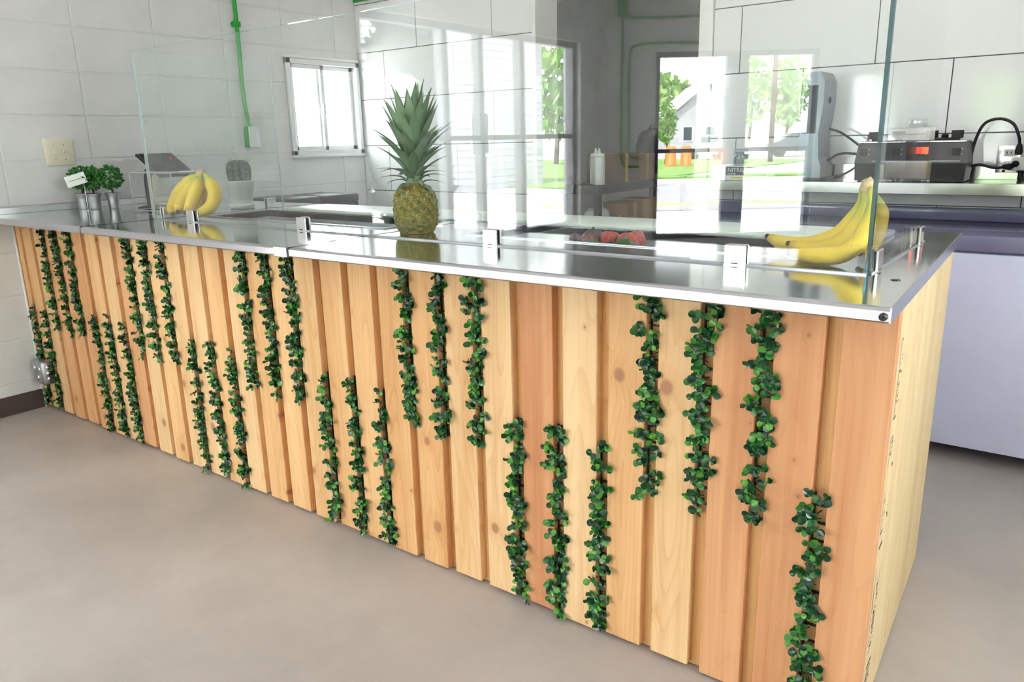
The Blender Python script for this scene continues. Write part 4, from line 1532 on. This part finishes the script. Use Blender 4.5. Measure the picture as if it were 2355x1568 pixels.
text_mesh('letter', 'K', 0.034, 'grey_ink', ab, face_frame((AX1 + 0.0006, -0.06, 0.045), (0, 1, 0), (0, 0, 1)))

# tablet till on its stand
tb = thing('tablet_stand', 'black tablet till tilted on a stand behind the acrylic box', 'tablet', (0.42, 0.53, ZT))
tu, tv = Vector((0, 1, 0)), Vector((0.155, 0.012, -0.090))
tnrm = tu.cross(tv).normalized() * -1
if tnrm.z < 0:
    tnrm = -tnrm
to = Vector((0.452 - 0.42, 0.436 - 0.53, 1.222 - ZT))
b = MB()
b.obox(to - tnrm * 0.012, tu * 0.182, tv * 1.12, tnrm * 0.012)
b.build('tablet', 'black_plastic', tb)
b = MB()
b.obox(to + tu * 0.012 + tv * 0.06, tu * 0.158, tv * 0.95, tnrm * 0.0008)
b.build('screen', 'screen_glass', tb)
b = MB()
b.obox(to + tu * 0.10 + tv * 1.03 + tnrm * 0.0009, tu * 0.08, tv * 0.07, tnrm * 0.008)
b.build('card_reader', 'white_plastic', tb)
MB().tube(smooth_path([(0.02, -0.045, 0.005), (0.02, -0.045, 0.12), (0.03, -0.04, 0.17), (0.09, -0.03, 0.205)], 5), [0.018] * 10 + [0.022] * 6, 10).build('neck', 'black_plastic', tb)
MB().lathe([(0.075, 0), (0.075, 0.006), (0.05, 0.012), (0.03, 0.016)], 24, (0.02, -0.03, 0)).build('foot', 'black_plastic', tb)

# cactus
ca = thing('cactus', 'small ribbed cactus in a white pot outside the guard', 'cactus', (0.935, 0.665, ZT))
MB().lathe([(0.043, 0), (0.046, 0.004), (0.064, 0.118), (0.067, 0.122), (0.067, 0.130), (0.061, 0.130), (0.058, 0.118)], 28).build('pot', 'white_plastic', ca)
MB().lathe([(0.050, 0.0), (0.056, 0.003), (0.058, 0.022), (0.052, 0.023)], 28).build('saucer', 'white_plastic', ca)
MB().lathe([(0.001, 0.114), (0.0585, 0.114), (0.0585, 0.116), (0.001, 0.117)], 20).build('soil', 'soil', ca)
ribs = 9
MB().lathe([(0.026, 0.114), (0.042, 0.125), (0.047, 0.16), (0.046, 0.19), (0.038, 0.212), (0.022, 0.222), (0.004, 0.219)], 36,
           wob=lambda a, k: 1 + 0.20 * math.cos(ribs * a)).build('stem', 'cactus_skin', ca)
sp = MB()
sr = random.Random(3)
for i in range(ribs):
    a = 2 * math.pi * i / ribs
    for z, r in ((0.14, 0.051), (0.165, 0.053), (0.19, 0.051), (0.21, 0.042), (0.218, 0.026)):
        for k in range(4):
            p = Vector((r * math.cos(a), r * math.sin(a), z))
            d = Vector((math.cos(a), math.sin(a), (0.9 if z > 0.2 else 0.1))) + Vector((sr.uniform(-.7, .7), sr.uniform(-.7, .7), sr.uniform(-.5, .7)))
            sp.tube([p, p + d.normalized() * (0.013 if z < 0.2 else 0.024)], [0.0008, 0.0003], 3)
so = sp.build('spines', 'spine', ca)
so['kind'] = 'stuff'

# light switch and conduit on the block wall
ls = thing('light_switch', 'ivory double light switch plate on the block wall above the topiaries', 'light switch', (0.0655, 0.258, 1.238))
MB().box(-0.002, 0.006, -0.068, 0.068, -0.064, 0.064, b=0.0035).build('plate', 'ivory_plastic', ls)
for y in (-0.023, 0.023):
    MB().box(0.006, 0.0068, y - 0.006, y + 0.006, -0.013, 0.013).build('slot', 'white_plastic', ls)
    m = MB()
    m.obox((0.006, y - 0.004, -0.005), (0.014, 0, 0.009 if y > 0 else -0.006), (0, 0.008, 0), (0.001, 0, 0.010))
    m.build('toggle', 'ivory_plastic', ls)
    for z in (-0.035, 0.035):
        MB().tube([(0.0058, y, z), (0.0072, y, z)], 0.0028, 8).build('screw', 'chrome_satin', ls)
co = thing('green_conduit', 'bright green painted conduit running down the block wall to a switch box', 'conduit', (0.072, 1.335, 1.30))
MB().tube(smooth_path([(0.010, -0.012, 1.75), (0.010, -0.004, 0.62), (0.010, -0.010, 0.30), (0.012, 0.0, 0.10), (0.018, 0.004, 0.05)], 6), 0.0115, 10).build('pipe', 'green_paint', co)
m = MB().box(-0.006, 0.024, -0.030, 0.014, 0.610, 0.640, b=0.003)
m.tube([(0.0, -0.026, 0.625), (0.014, -0.026, 0.625)], 0.011, 10)
m.build('strap', 'green_paint', co)
MB().box(-0.004, 0.050, -0.026, 0.040, -0.058, 0.054, b=0.004).build('switch_box', 'green_paint', co)
MB().box(0.050, 0.054, -0.030, 0.044, -0.062, 0.058, b=0.0015).build('cover', 'chrome_satin', co)
MB().box(0.054, 0.062, 0.001, 0.013, -0.012, 0.012, b=0.002).build('toggle', 'ivory_plastic', co)
hc = MB().tube([(0.09, 2.235, 2.155), (0.42, 2.235, 2.155)], 0.0125, 10)
tag(hc.build('short_conduit', 'green_paint'), 'short green conduit over the slider window corner', 'conduit')

# dark bins behind the counter near the slider window
for k, (x, y, lab) in enumerate(((0.33, 1.36, 'dark plastic bin by the block wall, nearest the cactus'), (0.33, 1.66, 'dark plastic bin under the slider window'))):
    t = thing('bin', lab, 'bin', (x, y, 0.0), 0.06 * k, 'dark bins by the block wall')
    w0, w1, d0, d1, H = 0.10, 0.125, 0.13, 0.16, 0.90
    b = MB()
    vs = []
    for z, f in ((0.0, 0.0), (H, 1.0)):
        for sx, sy in ((-1, -1), (1, -1), (1, 1), (-1, 1)):
            vs.append((sx * (d0 + (d1 - d0) * f), sy * (w0 + (w1 - w0) * f), z))
    b.add(vs, [(3, 2, 1, 0), (4, 5, 6, 7), (0, 1, 5, 4), (1, 2, 6, 5), (2, 3, 7, 6), (3, 0, 4, 7)])
    b.build('body', 'slate_plastic', t)
    MB().box(-0.168, 0.168, -0.132, 0.132, H, H + 0.05, b=0.014).build('lid', 'slate_plastic', t)

# ================================================================== BACK WALL EQUIPMENT
# white undercounter unit with a steel worktop
uc = thing('undercounter_fridge', 'white fronted undercounter unit with a steel worktop below the shelf', 'refrigerator', (3.75, 2.0, 0))
MB().box(2.62 - 3.75, 5.0 - 3.75, 1.745 - 2.0, 2.245 - 2.0, 0.075, 0.815).build('body', 'enamel_white', uc)
for x0, x1 in ((2.625, 3.43), (3.436, 4.24), (4.246, 4.995)):
    d = MB().box(x0 - 3.75, x1 - 3.75, 1.712 - 2.0, 1.744 - 2.0, 0.062, 0.808, b=0.004).build('door', 'enamel_white', uc)
MB().box(2.60 - 3.75, 5.02 - 3.75, 1.705 - 2.0, 2.25 - 2.0, 0.816, 0.872, b=0.004).build('worktop', 'steel_worktop', uc)
MB().box(2.60 - 3.75, 5.02 - 3.75, 2.235 - 2.0, 2.255 - 2.0, 0.872, 0.925, b=0.003).build('backsplash', 'steel_worktop', uc)
for x in (2.7, 3.5, 4.3, 4.9):
    for y in (1.80, 2.18):
        MB().lathe([(0.03, 0), (0.03, 0.02), (0.018, 0.03), (0.018, 0.08)], 10, (x - 3.75, y - 2.0, 0)).build('foot', 'dark_steel', uc)

# steel wall shelf
SZ = 1.043
ws = thing('wall_shelf', 'long steel wall shelf on the tiled wall carrying the blenders', 'shelf', (3.75, 2.1, SZ))
MB().box(2.60 - 3.75, 5.0 - 3.75, 1.962 - 2.1, 2.258 - 2.1, -0.012, 0.0, b=0.001).build('board', 'steel_shelf', ws)
MB().box(2.60 - 3.75, 5.0 - 3.75, 1.955 - 2.1, 1.962 - 2.1, -0.046, 0.0, b=0.002).build('front_edge', 'steel_shelf', ws)
MB().box(2.60 - 3.75, 5.0 - 3.75, 2.250 - 2.1, 2.259 - 2.1, 0.0, 0.062, b=0.001).build('backsplash', 'steel_shelf', ws)
for x in (2.9, 3.8, 4.7):
    MB().prism([(0, 0), (0.24, 0), (0.24, 0.006), (0, 0.006)], 0, 0.03).xform(Matrix.Translation((x - 3.75, 0.155, -0.045)) @ Matrix.Rotation(-math.pi / 2, 4, 'Z')).build('bracket', 'steel_shelf', ws)
    MB().tube([(x - 3.70, 0.147, 0.035), (x - 3.70, 0.152, 0.035)], 0.006, 8).build('screw', 'dark_steel', ws)


def blender(loc, label):
    t = thing('blender_base', label, 'blender', loc, 0, 'blender bases on the steel shelf')
    W_, D_ = 0.098, 0.105
    b = MB()

    def trap(z0, z1, w0, w1, d0, d1, mb):
        vs = []
        for z, w_, d_ in ((z0, w0, d0), (z1, w1, d1)):
            for sx, sy in ((-1, -1), (1, -1), (1, 1), (-1, 1)):
                vs.append((sx * w_, sy * d_ if sy > 0 else sy * d_, z))
        mb.add(vs, [(3, 2, 1, 0), (4, 5, 6, 7), (0, 1, 5, 4), (1, 2, 6, 5), (2, 3, 7, 6), (3, 0, 4, 7)])
        return mb
    trap(0.004, 0.075, 0.094, 0.098, 0.088, 0.096, b)
    b.build('base', 'black_plastic', t)
    b = MB()
    trap(0.075, 0.155, 0.098, 0.090, 0.100, 0.085, b)
    b.build('control_panel', 'grey_plastic', t)
    MB().box(-0.088, 0.088, -0.081, 0.083, 0.155, 0.162, b=0.002).build('top_plate', 'chrome_satin', t)
    MB().box(-0.05, 0.05, -0.05, 0.05, 0.162, 0.172, b=0.003).build('jar_pad', 'black_rubber', t)
    for x in (-0.045, 0.045):
        for y in (-0.04, 0.045):
            MB().prism([(-0.016, -0.011), (0.016, -0.011), (0.012, 0.011), (-0.008, 0.011)], 0.170, 0.200).xform(Matrix.Translation((x, y, 0))).build('jar_post', 'black_rubber', t)
    MB().lathe([(0.013, 0.170), (0.013, 0.184), (0.008, 0.186)], 12).build('drive_stud', 'black_rubber', t)
    for x in (-0.066, 0.058):
        s = MB()
        s.obox((x - 0.013, -0.0975, 0.105), (0.026, 0, 0), (0, -0.006, 0), (0, 0.005, 0.028))
        s.build('switch', 'black_plastic', t)
        for z in (0.108, 0.128):
            MB().box(x + 0.018, x + 0.022, -0.100 + (z - 0.1) * 0.18 - 0.001, -0.095 + (z - 0.1) * 0.18, z, z + 0.004).build('indicator', 'white_plastic', t)
    MB().box(-0.03, 0.075, -0.1008, -0.098, 0.082, 0.085).build('printed_line', 'silver_plastic', t)
    for k in range(9):
        MB().box(-0.04 + k * 0.011, -0.035 + k * 0.011, -0.093, -0.088, 0.022, 0.045).build('vent', 'black_rubber', t)
    for x in (-0.075, 0.075):
        for y in (-0.07, 0.07):
            MB().lathe([(0.012, 0), (0.010, 0.005)], 10, (x, y, 0)).build('foot', 'black_rubber', t)
    return t


blender((3.435, 2.085, SZ), 'grey and black blender base behind the guard corner, between cord loops')
b2 = blender((3.648, 2.085, SZ), 'grey and black blender base next to the wall outlet')


def cord(name, pts, r, label, mat='black_rubber', extra=None):
    t = thing(name, label, 'cable', pts[0])
    O = Vector(pts[0])
    MB().tube([p - O for p in smooth_path(pts, 8)], r, 8).build('cable', mat, t)
    if extra:
        extra(t, O)
    return t


def plug_end(p, d):
    def f(t, O):
        q = Vector(p) - O
        d_ = Vector(d)
        MB().tube([q, q + d_ * 0.028, q + d_ * 0.04], [0.008, 0.014, 0.012], 10).build('plug', 'black_rubber', t)
    return f


cord('looped_cable', [(3.735, 2.16, 1.105), (3.748, 2.15, 1.20), (3.775, 2.13, 1.265), (3.825, 2.12, 1.282), (3.872, 2.12, 1.262), (3.895, 2.13, 1.215), (3.900, 2.15, 1.185)], 0.0058,
     'thick black cord looping up from the second blender to the outlet', extra=plug_end((3.900, 2.15, 1.185), (0.0, 0.1, -1.0)))
cord('straight_cable', [(3.735, 2.165, 1.098), (3.775, 2.15, 1.106), (3.825, 2.16, 1.094), (3.862, 2.19, 1.096)], 0.0058,
     'short black cord stretched flat from the second blender to the outlet', extra=plug_end((3.850, 2.185, 1.096), (0.8, 0.5, 0.0)))
cord('thin_cable', [(3.19, 2.12, 1.262), (3.25, 2.12, 1.238), (3.345, 2.14, 1.165)], 0.005, 'black cord sloping down from the tall grey machine to a blender')
cord('curved_cable', [(3.345, 2.13, 1.15), (3.25, 2.11, 1.155), (3.195, 2.11, 1.125)], 0.005, 'black cord curving from the blender back towards the tall grey machine')
cord('drooping_cable', [(3.345, 2.12, 1.13), (3.30, 2.10, 1.085), (3.24, 2.09, 1.052)], 0.005, 'black cord drooping onto the shelf beside the blenders')
ou = thing('wall_outlet', 'white duplex outlet low on the tiles beside the looping cord', 'outlet', (3.862, 2.258, 1.125))
MB().box(-0.042, 0.042, -0.010, 0.0, -0.055, 0.055, b=0.003).build('plate', 'chrome_satin', ou)
for z in (-0.024, 0.024):
    MB().box(-0.017, 0.017, -0.014, -0.010, z - 0.014, z + 0.014, b=0.004).build('socket', 'white_plastic', ou)
    for x in (-0.007, 0.007):
        MB().box(x - 0.0015, x + 0.0015, -0.0146, -0.0138, z - 0.004, z + 0.006).build('slot', 'black_rubber', ou)
pa = thing('power_adapter', 'white plug adapter with a black lead hanging from the outlet', 'adapter', (3.912, 2.225, 1.105))
MB().box(-0.036, 0.045, -0.03, 0.022, -0.024, 0.026, b=0.005).build('body', 'white_plastic', pa)
MB().tube(smooth_path([(0.0, -0.01, -0.024), (0.0, -0.012, -0.05), (0.002, -0.02, -0.056), (0.03, -0.03, -0.0565)], 5), 0.009, 8).build('lead', 'black_rubber', pa)
MB().tube([(-0.02, -0.030, 0.003), (-0.02, -0.042, 0.003)], 0.013, 10).build('plug', 'black_rubber', pa)

# stainless machine on the shelf just outside the picture, mirrored by the side pane
cs = thing('cup_sealer', 'stainless cup sealing machine with a red display at the shelf end', 'machine', (4.075, 2.07, SZ))
MB().box(-0.095, 0.095, -0.09, 0.09, 0.012, 0.215, b=0.006).build('body', 'steel_shelf', cs)
MB().lathe([(0.035, 0.216), (0.035, 0.245), (0.03, 0.25)], 18).build('hopper', 'steel_well', cs)
MB().box(-0.092, 0.092, -0.094, -0.090, 0.085, 0.165, b=0.001).build('display_panel', 'black_plastic', cs)
MB().box(-0.062, -0.040, -0.0955, -0.0940, 0.112, 0.138).build('red_display', 'led_red', cs)
for x in (-0.07, 0.07):
    for y in (-0.06, 0.06):
        MB().lathe([(0.014, 0), (0.010, 0.013)], 10, (x, y, 0)).build('foot', 'chrome', cs)

# tall grey machine, glove carton and glass mug on the shelf
tm = thing('tall_machine', 'tall slate grey appliance with a rounded head on the steel shelf', 'appliance', (3.132, 2.13, SZ))
b = MB()
prof = [(-0.045, 0.0), (0.055, 0.0), (0.055, 0.06), (0.040, 0.10), (0.034, 0.20), (0.047, 0.33), (0.045, 0.42), (0.026, 0.455), (-0.026, 0.455), (-0.045, 0.42)]
n = len(prof)
b.add([(x, -0.09, z) for x, z in prof] + [(x, 0.10, z) for x, z in prof], [tuple(range(n)), tuple(range(2 * n - 1, n - 1, -1))] + [(i, n + i, n + (i + 1) % n, (i + 1) % n) for i in range(n)])
b.build('housing', 'slate_silver', tm)
MB().box(-0.035, 0.022, -0.093, -0.090, 0.20, 0.40, b=0.001).build('front_panel', 'slate_plastic', tm)
MB().tube([(0.042, 0.0, 0.34), (0.052, 0.0, 0.34)], 0.014, 12).build('knob', 'slate_plastic', tm)
MB().box(-0.055, 0.065, -0.10, 0.10, -0.0, 0.012, b=0.003).build('foot_plate', 'dark_steel', tm)
gb = thing('glove_carton', 'grey and white nitrile glove carton under the glass mug on the shelf', 'carton', (2.86, 2.03, SZ))
MB().box(-0.085, 0.115, -0.04, 0.06, 0.0, 0.064, b=0.001).build('box', 'card', gb)
MB().box(-0.080, 0.110, -0.0408, -0.0402, 0.022, 0.060).build('label_panel', 'label_grey', gb)
MB().box(-0.055, 0.090, -0.0414, -0.0408, 0.009, 0.015).build('stripe', 'label_yellow', gb)
text_mesh('letters', 'NITRILE', 0.026, 'card', gb, face_frame((-0.072, -0.0416, 0.045), (1, 0, 0), (0, 0, 1)), 'LEFT')
text_mesh('small_letters', 'GLOVES', 0.011, 'card', gb, face_frame((-0.072, -0.0416, 0.028), (1, 0, 0), (0, 0, 1)), 'LEFT')
mg = thing('jar_mug', 'clear glass jar mug standing on the glove carton', 'mug', (2.828, 2.04, SZ + 0.064))
MB().lathe([(0.028, 0), (0.033, 0.003), (0.034, 0.050), (0.029, 0.060), (0.029, 0.072), (0.031, 0.073), (0.031, 0.075), (0.027, 0.075), (0.027, 0.058), (0.031, 0.048), (0.030, 0.006), (0.002, 0.005)], 22).build('jar', 'mug_glass', mg)
MB().tube(smooth_path([(0.033, 0, 0.05), (0.052, 0, 0.046), (0.052, 0, 0.02), (0.033, 0, 0.012)], 5), 0.0042, 8).build('handle', 'mug_glass', mg)
MB().lathe([(0.0305, 0.061), (0.0318, 0.062), (0.0318, 0.071), (0.0305, 0.072)], 22).build('thread_ring', 'acrylic_edge', mg)

# store room rack with cartons and bottles
rk = thing('storage_rack', 'grey metal storage rack inside the passage behind the counter', 'rack', (1.68, 3.0, 0))
for z in (0.23, 0.70, 0.975):
    MB().box(-0.145, 0.13, -0.52, 0.72, z - 0.055, z, b=0.003).build('shelf', 'grey_plastic', rk)
for x in (-0.13, 0.115):
    for y in (-0.50, 0.70):
        MB().box(x - 0.018, x + 0.018, y - 0.018, y + 0.018, 0, 0.97).build('post', 'grey_plastic', rk)


def carton(loc, dx, dy, dz, mat, label, flap=True):
    t = thing('carton', label, 'carton', loc)
    MB().box(-dx / 2, dx / 2, -dy / 2, dy / 2, 0, dz, b=0.001).build('box', mat, t)
    MB().box(-dx / 2 - 0.0006, dx / 2 + 0.0006, -0.02, 0.02, -0.0001, dz + 0.0006).build('tape', 'carton_yellow' if mat != 'carton_yellow' else 'cardboard', t)
    return t


carton((1.69, 2.86, 0.975), 0.20, 0.30, 0.175, 'cardboard_dark', 'brown carton with tape on top of the rack beside the bottles')
carton((1.69, 3.14, 0.975), 0.20, 0.22, 0.165, 'cardboard', 'lighter cardboard carton on top of the rack farther in')
carton((1.70, 2.98, 0.70), 0.18, 0.20, 0.14, 'cardboard', 'tan carton on the middle rack shelf')
carton((1.70, 3.20, 0.70), 0.18, 0.18, 0.15, 'carton_yellow', 'yellowish carton on the middle rack shelf farther in')
carton((1.74, 2.80, 0.70), 0.08, 0.05, 0.07, 'carton_blue', 'small blue carton on the middle rack shelf')
tag(MB().ball((0, 0, 0.07), 0.075, 2, 0, (1, 1.3, 0.9), 0.12).build('plastic_bag', 'squeeze', None, (1.72, 2.62, 0.702)), 'bundle of white bags on the middle rack shelf', 'bag')
for k, (x, y, lab) in enumerate(((1.775, 2.545, 'white squeeze bottle at the rack edge, nearer the counter'), (1.720, 2.60, 'white squeeze bottle behind the first one on the rack'))):
    t = thing('squeeze_bottle', lab, 'bottle', (x, y, 0.975), 0, 'squeeze bottles on the rack')
    MB().lathe([(0.033, 0), (0.036, 0.004), (0.036, 0.155), (0.030, 0.165)], 18).build('body', 'squeeze', t)
    MB().lathe([(0.033, 0.163), (0.033, 0.178), (0.012, 0.184), (0.004, 0.212)], 14).build('nozzle', 'white_plastic', t)
bg = thing('black_sack', 'bulging black sack lying on the cartons at the rack end', 'sack', (1.68, 3.42, 0.976))
MB().ball((0, 0, 0.170), 0.16, 3, 0, (0.7, 1.0, 1.0), 0.05).build('sack', 'black_plastic', bg)
MB().tube([(0, -0.02, 0.30), (0.01, -0.03, 0.345)], [0.03, 0.012], 8).build('knot', 'black_plastic', bg)
